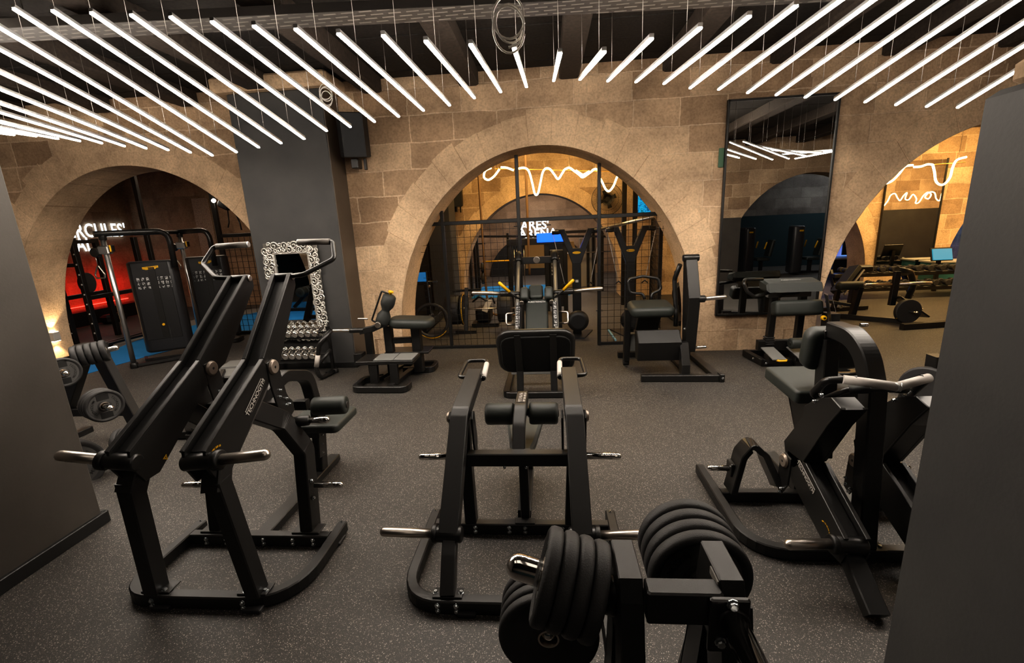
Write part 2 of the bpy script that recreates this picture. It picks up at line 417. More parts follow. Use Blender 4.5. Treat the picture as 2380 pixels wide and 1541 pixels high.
# ------------------------------------------------------------------ the setting
m = MB(); m.poly([(-14, -5, 0), (14, -5, 0), (14, 21, 0), (-14, 21, 0)]); struct(m.build('floor', FLOOR))
def arch_pts(cx, a, b, z0=.3, n=28):
    """outline of an arched opening from right foot over the crown to left foot"""
    p = [(cx+a, 0)]
    for k in range(n+1):
        t = PI*k/n; p.append((cx+a*math.cos(t), z0+b*math.sin(t)))
    p.append((cx-a, 0)); return p
def arch_wall(name, m_, x0, x1, ztop, y, t, arches):
    """wall in the x-z plane with arched openings: quads between opening outline and top"""
    mb = MB()
    xs = []
    cols = []   # list of (x, lower z)
    cur = x0; cols.append((x0, 0))
    for cx, a, b in arches:
        pts = list(reversed(arch_pts(cx, a, b)))   # left foot -> right foot
        pts = [p for p in pts if x0 <= p[0] <= x1]
        cols += pts
    cols.append((x1, 0))
    for yy in (y, y+t):
        for i in range(len(cols)-1):
            a, b = cols[i], cols[i+1]
            if abs(a[0]-b[0]) < 1e-6: continue
            mb.poly([(a[0], yy, a[1]), (b[0], yy, b[1]), (b[0], yy, ztop), (a[0], yy, ztop)])
    for i in range(len(cols)-1):
        a, b = cols[i], cols[i+1]
        if a[1] == 0 and b[1] == 0: continue
        mb.poly([(a[0], y, a[1]), (b[0], y, b[1]), (b[0], y+t, b[1]), (a[0], y+t, a[1])])
    mb.poly([(x0, y, ztop), (x1, y, ztop), (x1, y+t, ztop), (x0, y+t, ztop)])
    for xx in (x0, x1): mb.poly([(xx, y, 0), (xx, y+t, 0), (xx, y+t, ztop), (xx, y, ztop)])
    bmesh.ops.remove_doubles(mb.bm, verts=mb.bm.verts, dist=1e-5)
    return struct(mb.build(name, m_))
def vouss(name, cx, a, b, y, t, n, w=.42, m_=None, z0=.3, proud=.004):
    """ring of wedge stones lining an arch"""
    mb = MB(); tones = []
    rnd = random.Random(int(abs(cx)*100)+n)
    def P(th, k): return V((cx+(a+k)*math.cos(th), 0, z0+(b+k)*math.sin(th)))
    edges = [PI*i/n for i in range(n+1)]
    ws = []
    for i in range(n):
        g = .002/a
        t0, t1 = edges[i]+g, edges[i+1]-g
        ww = w + rnd.uniform(-.04, .06)
        ts = [t0+(t1-t0)*k/3 for k in range(4)]
        ws.append([P(x, -.004) for x in ts] + [P(x, ww) for x in reversed(ts)])
    for s in (1, -1):
        x0_, x1_ = cx+s*(a-.004), cx+s*(a+w)
        ws.append([V((x0_, 0, .004)), V((x1_, 0, .004)), V((x1_, 0, z0-.004)), V((x0_, 0, z0-.004))])
    for poly in ws:
        nf = len(mb.bm.faces)
        c = V((0, y-proud+(t+2*proud)/2, 0))
        mb.prism([p+c for p in poly], (0, t+2*proud, 0), ch=.004)
        tv = rnd.random()
        tones += [tv]*(len(mb.bm.faces)-nf)
    o = mb.build(name, m_ or VOUSS)
    at = o.data.attributes.new('tone', 'FLOAT', 'FACE')
    for i, p in enumerate(o.data.polygons): at.data[i].value = tones[i] if i < len(tones) else .5
    return struct(o)
ARCH1 = [(-6.45, 2.45, 2.84), (-.07, 2.26, 2.77), (6.2, 2.3, 2.77)]
arch_wall('wall_back', STONE, -12, 13.3, 3.70, 6.8, .73, ARCH1)
m = MB(); m.box((.65, 7.185, 3.96), (25.3, .69, .52), ch=.012); struct(m.build('wall_back_upper', STONE))
for i, (cx, a, b) in enumerate(ARCH1): vouss('trim_%d' % (i+1), cx, a, b, 6.8, .73, 23)
# second wall beyond, third space
ARCH2 = [(-6.3, 2.1, 2.45), (-.2, 2.12, 2.45), (5.95, 2.1, 2.45), (12.05, 2.15, 2.45)]
arch_wall('wall_rear', STONE, -4.2, 13.5, 4.06, 12.2, .7, ARCH2[1:])
for i, (cx, a, b) in enumerate(ARCH2[1:3]): vouss('trim_%d' % (i+4), cx, a, b, 12.2, .7, 19, w=.36)
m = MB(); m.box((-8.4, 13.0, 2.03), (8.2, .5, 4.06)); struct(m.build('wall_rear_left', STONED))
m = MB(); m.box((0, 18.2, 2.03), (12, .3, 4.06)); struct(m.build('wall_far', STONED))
m = MB(); q = [V((-.35+1.95*math.cos(PI*k/24), 17.98, 1.62*math.sin(PI*k/24))) for k in range(25)]; m.prism(q, (0, .1, 0), .01); struct(m.build('wall_far_dark_panel', simple('painted_arch_dark', (.006, .006, .006), .7)))  # flat black panel painting the dark inside of an arch
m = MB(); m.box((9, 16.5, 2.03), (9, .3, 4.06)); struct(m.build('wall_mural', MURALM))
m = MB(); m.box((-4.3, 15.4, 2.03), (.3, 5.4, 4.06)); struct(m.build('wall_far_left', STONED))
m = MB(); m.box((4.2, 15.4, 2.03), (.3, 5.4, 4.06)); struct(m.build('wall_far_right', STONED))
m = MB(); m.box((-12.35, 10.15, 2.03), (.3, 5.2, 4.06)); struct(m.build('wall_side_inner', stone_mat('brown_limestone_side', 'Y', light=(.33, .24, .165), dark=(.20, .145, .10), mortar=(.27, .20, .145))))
m = MB(); m.box((-4.25, 10.15, 2.03), (.3, 5.2, 4.06)); struct(m.build('wall_between', STONEY))
# behind the camera (seen in the mirrors)
arch_wall('wall_front', STONE, 2.6, 12.5, 4.06, -1.3, .6, [(7.7, 2.4, 2.77)])
arch_wall('wall_front_left', STONE, -12.5, -4.3, 4.06, -1.3, .6, [(-9.6, 2.3, 2.77)])
m = MB(); m.box((0, -4.6, .95), (27, .2, 1.9)); struct(m.build('wall_teal', TEAL))
m = MB(); m.box((0, -4.6, 2.98), (27, .2, 2.16)); struct(m.build('wall_teal_upper', stone_mat('grey_limestone_blocks', light=(.20, .19, .18), dark=(.13, .12, .115), mortar=(.17, .16, .15))))
m = MB(); m.box((-13.2, 6, 2.03), (.2, 22, 4.06)); struct(m.build('wall_side_left', STONEY))
m = MB(); m.box((13.4, 6, 2.03), (.2, 22, 4.06)); struct(m.build('wall_side_right', STONEY))
# piers
m = MB(); m.box((-3.82, .8, 2.03), (1.04, 3.74, 4.06), ch=.012); struct(m.build('wall_left', PLASTERB))
m = MB(); m.box((-3.29, .8, .045), (.03, 3.78, .09)); m.box((-3.82, 2.685, .045), (1.08, .03, .09)); struct(m.build('baseboard_left', SKIRT))
m = MB(); m.box((1.92, .15, 1.16), (1.2, 2.9, 2.32), ch=.02); struct(m.build('wall_right', PLASTER))
m = MB(); m.box((1.93, .13, 2.36), (1.16, 2.86, .08), ch=.02); struct(m.build('trim_6', STONE))
m = MB(); m.box((1.92, .15, .045), (1.23, 2.93, .09)); struct(m.build('baseboard_right', SKIRT))
m = MB(); m.box((-3.59, 6.565, 1.935), (1.32, .47, 3.87), ch=.012); struct(m.build('wall_center', PLASTER))
m = MB(); m.box((-2.926, 6.57, 1.935), (.012, .455, 3.86), ch=.003); struct(m.build('wall_center_side', plaster('warm_lit_microcement', (.075, .056, .040), (.10, .078, .058))))  # thin brown skin paints the warm light on the pillar's side
m = MB(); m.box((-3.6, 6.52, 3.965), (1.62, .6, .19), ch=.03); struct(m.build('trim_7', VOUSS))
m = MB(); m.box((-3.59, 6.55, .045), (1.37, .47, .09)); struct(m.build('baseboard_center', SKIRT))
m = MB(); m.box((5.3, -.62, .95), (.75, .1, 1.9)); struct(m.build('wall_front_panel', PLASTERB))
m = MB(); m.box((-2.42, 10.6, 2.03), (.50, .7, 4.06)); struct(m.build('wall_inner_left', PLASTER))
m = MB(); m.box((-3.39, 10.75, 2.03), (1.44, .3, 4.06)); struct(m.build('wall_inner_panel', PLASTER))
m = MB(); m.box((11.8, 7.58, .95), (3.0, .06, 1.9)); struct(m.build('wall_back_panel', PLASTER))
# ceiling with boards and beams
m = MB()
random.seed(3)
for k in range(45):
    y = -4.6+k*.56
    m.box((0, y+.27, 4.10+random.uniform(-.008, .008)), (27, .55, .06), ch=.006)
struct(m.build('ceiling', CEIL))
m = MB()
for k in range(-9, 10):
    x = .35+1.37*k
    m.box((x, 2.75, 3.99), (.27, 8.1, .22), ch=.02)
struct(m.build('ceiling_beams', BEAMM))
m = MB()
for k in range(-9, 10):
    x = .35+1.37*k
    m.box((x, 10, 3.99), (.27, 4.4, .22), ch=.02)
    if k % 2 == 0: m.box((x+.4, 14.5, 3.99), (.27, 5, .22), ch=.02)
struct(m.build('ceiling_beams_rear', BEAMM))
# blue turf lanes
def turf(name, pts):
    m = MB(); m.prism([V((x, y, .004)) for x, y in pts], (0, 0, .008), ch=.001); return struct(m.build(name, BLUE))
tn = [Zp(*p).xy for p in ((165, 880), (330, 832), (470, 796), (620, 762))]; tf = [Zp(*p).xy for p in ((620, 722), (470, 752), (335, 786), (200, 838))]; tg = [Zp(*p).xy for p in ((200, 828), (335, 773), (470, 739), (620, 712))]
turf('floor_turf_strip', [tuple(p) for p in tn+tf])
m = MB(); m.prism([V((x, y, .003)) for x, y in [tuple(p) for p in tf+tg]], (0, 0, .006), ch=.001)
struct(m.build('floor_grey_strip', TREAD))
turf('floor_turf_front', [(-9.5, -.4), (-5.0, -.4), (-5.0, 2.4), (-9.5, 2.4)])
turf('floor_turf_rear', [(-2.2, 12.6), (.6, 12.6), (.6, 15), (-2.2, 15)])
# small green tape marks left on the stone
m = MB(); p = Yp(1675, 367, 6.8); m.box((p.x, 6.783, p.z), (.07, .01, .25)); tag(m.build('stuck_tape_strip', GREENT), 'torn strip of green tape stuck to the stone beside the tall black mirror', 'tape')
# ------------------------------------------------------------------ hanging LED tubes: a twisted row, equal lengths, each tube tilted more than the next
YN, YF = 3.0, 4.95
near = [(38, 20), (125, 25), (213, 30), (305, 35), (395, 40), (492, 51), (588, 61), (685, 68), (787, 79), (892, 83), (992, 96), (1097, 104), (1198, 113), (1305, 124), (1406, 121), (1519, 90), (1633, 65), (1748, 38)]
far = [(546, 354), (600, 343), (653, 333), (707, 323), (760, 304), (815, 295), (872, 283), (928, 271), (984, 257), (1044, 245), (1101, 228), (1162, 214), (1222, 202), (1285, 188), (1347, 185), (1410, 189), (1475, 191), (1540, 195)]
tubes = []
for a, b in zip(near, far):
    A, B = Yp(*a, YN), Yp(*b, YF); x = (A.x+B.x)/2
    tubes.append((x, A.z, B.z))
def by_edge(edge, b):
    B = Yp(*b, YF); E_ = Xp(*edge, B.x)
    z = B.z + (E_.z-B.z)*(YN-YF)/(E_.y-YF)
    return (B.x, z, B.z)
lefts = [((0, 65.5), (494, 361.5)), ((0, 116), (443, 354.5)), ((0, 169), (391, 349)), ((0, 208), (340, 345)), ((0, 241), (289.5, 340)), ((0, 262), (237, 333)), ((0, 285), (186, 328)), ((0, 297.5), (135, 323)), ((0, 304), (84, 317)), ((0, 310), (33, 314))]
rights = [((1869, 0), (1604, 205)), ((1956, 0), (1670.5, 208)), ((2032, 0), (1737.6, 216)), ((2118.5, 0), (1804, 221)), ((2199, 0), (1871.5, 226.5)), ((2287, 0), (1941, 232)), ((2367.6, 0), (2010.6, 237.6)), ((2380, 53.5), (2082, 244)), ((2380, 107), (2153.5, 248)), ((2271, 222), (2225.6, 250))]
tl = [by_edge(*p) for p in reversed(lefts)]
tr = [by_edge(*p) for p in rights]
tl = [t if 2.5 < t[1] < 4.0 else (t[0], tubes[0][1]-.0, t[2]) for t in tl]
tr = [t if 2.2 < t[1] < 4.0 else (t[0], tr[5][1], t[2]) for t in tr]
for k in range(5):
    f = k/4; tr.append((tr[9][0]+.27*(k+1), tr[9][1]-.10*k, tr[9][2]+.03*k))
n0, n1 = len(tl), len(tl)+len(tubes)
allt = tl+tubes+tr
0 and print('TUBES', [(round(a, 2), round(b, 2), round(c, 2)) for a, b, c in allt])
def tube_light(i, x, zn, zf):
    if i < n0: l = 'LED tube cut by the left picture edge, %s counted from the lowest one up' % ORD[i]
    elif i < n0+9: l = 'slanting LED tube, %s to the right of those cut by the left edge' % ORD[i-n0]
    elif i < n1: l = 'short-looking LED tube above the middle arch, %s of nine counted rightwards' % ORD[i-n0-9]
    else: l = 'LED tube slanting up to the right, %s after the short ones' % ORD[min(19, i-n1)]
    t = thing('hanging_led_tube', l, 'light', (x, (YN+YF)/2, (zn+zf)/2), 'LED tubes of the twisted ceiling row')
    p0, p1 = V((x, YN, zn)), V((x, YF, zf))
    m = MB(); m.beam([p0, p1], .025, .014, ch=.004); m.build('diffuser', LED, t)
    up = V((0, 0, .018))
    m = MB(); m.beam([p0+up, p1+up], .028, .022, ch=.003); m.build('housing', ALU, t)
    for f in (.14, .86):
        q = p0.lerp(p1, f)+up
        m = MB(); m.tube([q, (q.x, q.y, 4.07)], .0018, 5); m.build('suspension_wire', WIRE, t)
for i, (x, a, b) in enumerate(allt): tube_light(i, x, a, b)
# fill lights added to brighten the rooms, no fixtures modelled
def area(name, loc, rot, size, power, col, sy=None):
    l = bpy.data.lights.new(name, 'AREA'); l.energy = power; l.color = col; l.size = size
    if sy: l.shape = 'RECTANGLE'; l.size_y = sy
    o = bpy.data.objects.new(name, l); COL.objects.link(o); o.location = loc; o.rotation_euler = rot; return o
def area_to(name, loc, target, size, power, col, sy):
    o = area(name, loc, (0, 0, 0), size, power, col, sy); o.rotation_euler = (V(target)-V(loc)).to_track_quat('-Z', 'Y').to_euler(); return o
def point(name, loc, power, col, r=.08):
    l = bpy.data.lights.new(name, 'POINT'); l.energy = power; l.color = col; l.shadow_soft_size = r
    o = bpy.data.objects.new(name, l); COL.objects.link(o); o.location = loc; return o
area('rear_room_fill', (-.1, 9.4, 3.9), (0, 0, 0), 2.2, 95, (1, .66, .27), .8)  # added fill topping up the neon's warm light
area('rear_wall_fill', (-.1, 10.9, 3.7), (math.radians(40), 0, 0), 4.0, 26, (1, .64, .24), .2)  # added warm wash on the rear wall, no fitting there
area('rear_right_wall_fill', (8.4, 10.4, 3.8), (math.radians(40), 0, 0), 3.0, 70, (1, .64, .24), .2)  # same wash added for the right part of the rear wall
area('right_end_fill', (11.6, 9.6, 3.9), (0, 0, 0), 2.0, 200, (1, .64, .26), .8)  # added to brighten the right end, no lamp there
area('right_room_fill', (7.4, 9.2, 3.9), (0, 0, 0), 2.2, 110, (1, .67, .29), .8)  # added warm fill for the right room
area('far_room_fill', (-.2, 15.2, 3.9), (0, 0, 0), 2.4, 150, (1, .8, .65), 1.5)  # fill put in to lift the far room
area('left_room_fill', (-7.4, 9.8, 3.9), (0, 0, 0), 2.0, 62, (1, .76, .54), 1.0)  # fill added to bring out the left room's back wall
area('front_fill', (.0, .6, 4.0), (0, 0, 0), 4.0, 14, (1, .86, .72), 1.2)  # added overhead fill near the camera
area('front_right_fill', (2.6, -2.6, 3.9), (0, 0, 0), 2.0, 30, (1, .86, .72), 1)  # added fill behind the camera, placed clear of the mirror
area('front_left_fill', (-7.5, 1.0, 4.0), (0, 0, 0), 2.5, 25, (1, .86, .72), 1.2)  # added fill over the front left
area('teal_room_fill', (10.5, -3, 3.9), (0, 0, 0), 3, 45, (.9, .95, 1), 1)  # added to lighten the mirrored teal room
area_to('left_wall_fill', (-5.9, 3.0, 3.98), (-6.8, 6.8, 2.0), 2.0, 60, (1, .84, .68), .4)  # added to brighten the stone around the left arch
area_to('front_wall_fill', (3.0, 2.7, 3.95), (8.0, -.7, 2.0), 1.2, 70, (1, .86, .70), .4)  # added to light the front wall for the mirror view
w = bpy.data.worlds.new('world'); SC.world = w; w.use_nodes = True
w.node_tree.nodes['Background'].inputs[0].default_value = (.03, .025, .02, 1); w.node_tree.nodes['Background'].inputs[1].default_value = .3
SC.view_settings.view_transform = 'Standard'; SC.view_settings.look = 'Medium High Contrast'; SC.view_settings.exposure = 0.45; SC.view_settings.gamma = 1.0
SC.cycles.use_denoising = True; SC.cycles.max_bounces = 7; SC.cycles.diffuse_bounces = 3; SC.cycles.glossy_bounces = 4
SC.cycles.transmission_bounces = 2; SC.cycles.sample_clamp_indirect = 4.0; SC.cycles.caustics_reflective = False; SC.cycles.caustics_refractive = False
SC.cycles.use_light_tree = True; SC.cycles.use_adaptive_sampling = True; SC.cycles.adaptive_threshold = .05; SC.cycles.adaptive_min_samples = 16
# ------------------------------------------------------------------ helpers for the machines
X_, Y_, Z_ = V((1, 0, 0)), V((0, 1, 0)), V((0, 0, 1))
_bolt = None
def bolt(par, p, d, r=.011, name='bolt'):
    m = MB(); p = V(p); d = V(d).normalized()
    m.lathe(p, d, [(r*1.35, 0), (r*1.35, .003), (r, .0031), (r, .010), (r*.8, .013)], 8, smooth=False)
    return m.build(name, BOLT, par)
def horn(par, p0, d, ln, r=.025, name='weight_horn', mt=None):
    m = MB(); p0 = V(p0); d = V(d).normalized()
    m.tube([p0, p0+d*(ln-r*.9)], r, 18, dome=True); return m.build(name, mt or CHROME, par)
def tubep(par, name, pts, r, mt, fr=.05, n=12, dome=False):
    m = MB(); m.tube(fil(pts, fr) if fr else pts, r, n, dome=dome); return m.build(name, mt, par)
def beamp(par, name, pts, w, h, mt=None, b=None, fr=0, ch=.006, n=5):
    m = MB(); m.beam(fil(pts, fr, n) if fr else pts, w, h, b, ch); return m.build(name, mt or BLACK, par)
def boxp(par, name, c, s, mt=None, rot=None, ch=.005):
    m = MB(); m.box(c, s, rot, ch); return m.build(name, mt or BLACK, par)
def padp(par, name, c, s, rot=None, r=.03, corner=None, mt=None, n=4):
    m = MB(); m.pad(c, s, rot, r, n, corner); return m.build(name, mt or LEATHER, par)
def prismp(par, name, poly, t, mt=None, ch=.003):
    m = MB(); m.prism(poly, t, ch); return m.build(name, mt or BLACK, par)
def roller(par, p0, p1, r=.055, mt=None):
    p0, p1 = V(p0), V(p1); Ln = (p1-p0).length
    m = MB(); m.lathe(p0, p1-p0, [(r*.55, 0), (r*.85, .002), (r*.97, .012), (r, .03), (r*.98, Ln*.5), (r, Ln-.03), (r*.97, Ln-.012), (r*.85, Ln-.002), (r*.55, Ln)], 24)
    o = m.build('foam_roller', mt or LEATHER, par)
    m = MB(); m.cyl(p1-(p1-p0).normalized()*.002, p1+(p1-p0).normalized()*.006, r*.35, 14); m.cyl(p0-(p1-p0).normalized()*.006, p0+(p1-p0).normalized()*.002, r*.35, 14)
    m.build('end_cap', BLACK2, o); return o
def pivot_disc(par, c, d, r=.042):
    c, d = V(c), V(d).normalized()
    m = MB(); m.lathe(c, d, [(r*1.15, -.004), (r*1.15, .006), (r, .010), (r, .014), (r*.9, .016)], 24); o = m.build('pivot_cap', CAPM, par)
    m = MB(); m.lathe(c+d*.0155, d, [(r*.22, 0), (r*.22, .001), (r*.16, .0015)], 16); m.build('cap_emblem', BLACK2, o); return o
def brand(par, c, xd, yd, size, word='TECHNOGYM', plate=True):
    """raised pale lettering in a stepped outlined plate"""
    c, xd, yd = V(c), V(xd).normalized(), V(yd).normalized(); z = xd.cross(yd).normalized()
    w, h = size*5.6, size*1.25
    if plate:
        q = size*.35
        pts = [(-w/2, -h/2+q), (-w/2+w*.12, -h/2+q), (-w/2+w*.12, -h/2), (w/2-w*.12, -h/2), (w/2-w*.12, -h/2+q*.3), (w/2, -h/2+q*.3), (w/2, h/2), (-w/2, h/2)]
        m = MB(); m.prism([c+xd*a+yd*b for a, b in pts], z*.003, ch=.0008); o = m.build('maker_plate', LABEL, par)
        k = .90
        m = MB(); m.prism([c+z*.001+xd*a*.965+yd*b*k for a, b in pts], z*.003, ch=.0005); m.build('plate_field', BLACK, o)
        text_mesh(word, size, frame(c+z*.0028, xd, yd), 'raised_lettering', LABEL, o, .0006, .01*size, spacing=.95)
        return o
    return text_mesh(word, size, frame(c+z*.001, xd, yd), 'maker_lettering', LABEL, par, .0005, 0)
def arc_text(par, c, xd, yd, words, R, a0, a1, size, mt, name='printed_marking'):
    c, xd, yd = V(c), V(xd).normalized(), V(yd).normalized(); n = len(words); o0 = None
    objs = []
    for i, chh in enumerate(words):
        if chh == ' ': continue
        a = a0+(a1-a0)*i/max(1, n-1)
        u = xd*math.cos(a)+yd*math.sin(a); t = xd*math.sin(a)-yd*math.cos(a)
        objs.append(text_mesh(chh, size, frame(c+u*R, t, u), name, mt, par, .0006, .006*size))
    # join the letters into one mesh
    bmj = bmesh.new()
    for o in objs: bmj.from_mesh(o.data)
    me = objs[0].data; bmj.to_mesh(me); bmj.free()
    for o in objs[1:]: bpy.data.objects.remove(o)
    objs[0].name = name
    return objs[0]
def warn_triangle(par, c, xd, yd, s=.022):
    c, xd, yd = V(c), V(xd).normalized(), V(yd).normalized(); z = xd.cross(yd)
    m = MB(); m.prism([c+xd*s*.6+yd*s*.5, c-xd*s*.6+yd*s*.5, c-yd*s*.6], z*.002, ch=.0004); o = m.build('warning_triangle', YELLOW, par)
    m = MB(); m.prism([c+z*.001+xd*s*.12+yd*s*.32, c+z*.001-xd*s*.12+yd*s*.32, c+z*.001-yd*s*.15], z*.0016, ch=.0003); m.build('warning_mark', EMBOSS, o)

# ------------------------------------------------------------------ A: two-lever pulldown machine, front left
x0 = -1.955
A = thing('lever_pulldown_machine', 'tall black two-lever pulldown machine with bent grey grips beside the left pier', 'gym machine', (x0, 2.5, 0), )
def sx(h, y, z, s): return V((x0+s*h, y, z))
m = MB(); m.beam(fil([(x0-.51, 2.60, .045), (x0-.51, 1.965, .045), (x0+.51, 1.965, .045), (x0+.51, 2.60, .045)], [.2, .3], 8), .075, .062, b=Z_, ch=.007); m.build('base_frame', BLACK, A)
beamp(A, 'base_crossbar', [(x0-.48, 2.47, .045), (x0+.48, 2.47, .045)], .062, .075, b=Y_)
beamp(A, 'floor_spine', [(x0, 2.50, .04), (x0, 3.55, .04)], .10, .06)
for h in (-.36, -.22, .04, .24, .38):
    for z in (.058, .028): bolt(A, (x0+h, 2.44, z), -Y_)
for h in (-.29, .245):
    for z in (.058, .028): bolt(A, (x0+h, 1.934, z), -Y_)
    boxp(A, 'rubber_foot', (x0+h+.05, 1.94, .014), (.11, .05, .028), RUBBER)
for s in (-1, 1):
    boxp(A, 'rubber_foot', (x0+s*.525, 2.5, .012), (.05, .09, .024), RUBBER)
    bolt(A, (x0+s*.51, 2.585, .082), Z_, .006)
    # front post
    beamp(A, 'front_post', [sx(.30, 1.985, .08, s), sx(.245, 1.945, .80, s)], .082, .095, ch=.006)
    boxp(A, 'post_foot_plate', sx(.285, 2.0, .087, s), (.17, .09, .01))
    bolt(A, sx(.24, 1.975, .09, s), Z_); bolt(A, sx(.35, 1.985, .09, s), Z_)
    # rear upright and bracket
    beamp(A, 'rear_upright', [sx(.20, 2.30, 1.04, s), sx(.25, 2.52, .86, s), sx(.32, 2.60, .62, s), sx(.32, 2.53, .08, s)], .085, .12, fr=.10)
    boxp(A, 'post_foot_plate', sx(.32, 2.51, .088, s), (.19, .10, .012))
    k = x0+s*.20
    for e in (-.058, .062):
        prismp(A, 'pivot_bracket', [(k+e, 2.455, 1.26), (k+e, 2.52, 1.27), (k+e, 2.57, 1.20), (k+e, 2.60, 1.02), (k+e, 2.66, .88), (k+e, 2.58, .84), (k+e, 2.49, .96), (k+e, 2.46, 1.12)], (.012, 0, 0))
    pivot_disc(A, (k+.070, 2.505, 1.222), X_, .040)
    for (yy, zz) in ((2.535, 1.06), (2.525, 1.02), (2.585, .985), (2.575, .945), (2.605, .94)): bolt(A, (k+.068, yy, zz), X_, .008)
    # lever: two side plates and a recessed web
    lev = boxp(A, 'lever_arm', (k, 2.2, 1.07), (.01, .01, .01), BLACK)
    bpy.data.objects.remove(lev)
    mb = MB()
    def lx(y): return x0+s*(.20 if y < 2.45 else .20-.045*(y-2.45)/.5)
    low = [(1.885, .985), (2.43, 1.285), (2.50, 1.17), (2.40, 1.08), (2.02, .80), (1.93, .80), (1.88, .90)]
    up = [(2.43, 1.285), (2.92, 1.735), (2.985, 1.725), (2.985, 1.66), (2.62, 1.22), (2.50, 1.17)]
    for e in (-.056, .056):
        mb.prism([(lx(y)+e, y, z) for y, z in low], (.016, 0, 0), .002)
        d = [(lx(y)+e, y, z) for y, z in up]
        mb.prism(d, (.016, 0, 0), .002)
    o = mb.build('lever_arm', BLACK2, A)
    mb = MB()
    mb.beam([(lx(1.9), 1.93, .955), (lx(2.4), 2.445, 1.238), (lx(2.95), 2.95, 1.69)], .10, .035, b=X_); mb.build('lever_web', BLACK, o)
    mb = MB()
    for e in (-.056, .056):
        mb.beam([(lx(1.9)+e, 1.885, .988), (lx(2.4)+e, 2.432, 1.29)], .026, .014, b=X_, ch=.005)
        mb.beam([(lx(2.4)+e, 2.438, 1.294), (lx(2.95)+e, 2.93, 1.743)], .026, .014, b=X_, ch=.005)
    mb.build('lever_edge', BLACK2, o)
    # lower stub that rests on the post
    beamp(A, 'lever_stop', [sx(.225, 1.99, .86, s), sx(.235, 1.93, .74, s)], .10, .10, b=X_)
    # barrel and horn
    mb = MB(); mb.cyl(sx(.125, 1.905, .92, s), sx(.315, 1.905, .935, s), .043, 22, .008); mb.build('horn_barrel', BLACK2, A)
    mb = MB(); mb.cyl(sx(.285, 1.905, .932, s), sx(.325, 1.905, .936, s), .050, 22, .006); mb.build('horn_collar', BLACK, A)
    horn(A, sx(.31, 1.906, .935, s), V((s, .03, .09)), .262, .0275, mt=STEEL)
    # handle
    mb = MB(); mb.cyl(V((lx(2.95)-.066, 2.955, 1.722)), V((lx(2.95)+.066, 2.955, 1.722)), .026, 18); mb.build('handle_hub', BLACK2, A)
    mb = MB(); mb.lathe((lx(2.95)+.066, 2.955, 1.722), X_, [(.022, 0), (.022, .004), (.014, .006)], 16); mb.build('hub_cap', STEEL, A)
    hb = tubep(A, 'bent_handle', [sx(.155, 2.955, 1.722, s), sx(.315, 2.93, 1.735, s), sx(.485, 3.05, 1.825, s), sx(.445, 3.14, 1.938, s), sx(.40, 3.145, 1.94, s)], .0165, BLACK2, .045)
    gp = tubep(A, 'hand_grip', [sx(.425, 3.143, 1.94, s), sx(.19, 3.15, 1.945, s)], .0215, GRIP, 0, 16)
    mb = MB(); mb.lathe(sx(.19, 3.15, 1.945, s), V((-s, 0, 0)), [(.0215, 0), (.0215, .004), (.017, .006)], 16); mb.build('grip_end', ALU, gp)
    horn(A, sx(.38, 2.56, .385, s), V((s, .06, -.05)), .19, .020, 'storage_horn')
    horn(A, sx(.36, 2.62, .815, s), V((s, .06, .0)), .15, .022, 'storage_horn')
    mb = MB(); mb.cyl(sx(.28, 2.60, .815, s), sx(.375, 2.63, .815, s), .034, 16, .006); mb.build('horn_barrel', BLACK, A)
    bolt(A, sx(.365, 2.54, .30, s), V((s, 0, 0))); bolt(A, sx(.365, 2.55, .42, s), V((s, 0, 0)))
k = x0+.20+.0645
brand(A, (k, 2.31, 1.105), (0, .80, .60), (0, -.6, .8), .040)
arc_text(A, (k+.001, 1.96, .90), (0, .8, .6), (0, -.6, .8), 'MAX 120 KG MAX 260 LB', .075, 2.2, .6, .014, YELLOW)
warn_triangle(A, (k+.002, 2.07, .855), (0, .85, .5), (0, -.5, .85), .026)
warn_triangle(A, (x0-.20+.066, 2.07, .855), (0, .85, .5), (0, -.5, .85), .026)
# seat column, thigh rollers, seat
beamp(A, 'roller_gooseneck', [(x0, 2.62, .92), (x0, 3.00, 1.0), (x0, 3.30, .90), (x0, 3.36, .60)], .09, .085, fr=.16, n=7)
beamp(A, 'neck_brace', [(x0-.25, 2.59, .93), (x0+.25, 2.59, .93)], .09, .08, b=Y_)
beamp(A, 'seat_post', [(x0, 3.30, .07), (x0, 3.40, .62)], .085, .09)
boxp(A, 'adjuster_plate', (x0+.05, 3.30, .38), (.012, .10, .36), BLACK2, Rx(-.18))
for i in range(5): bolt(A, (x0+.056, 3.265+.017*i, .24+.07*i), X_, .007)
beamp(A, 'roller_axle', [(x0-.05, 3.18, .70), (x0+.05, 3.18, .70)], .06, .08, b=Y_)
for s in (-1, 1): roller(A, sx(.10, 3.16, .69, s), sx(.36, 3.19, .69, s), .073)
padp(A, 'seat', (x0, 3.44, .455), (.46, .42, .075), None, .025, .05)
beamp(A, 'seat_bracket', [(x0, 3.25, .40), (x0, 3.6, .40)], .12, .05)
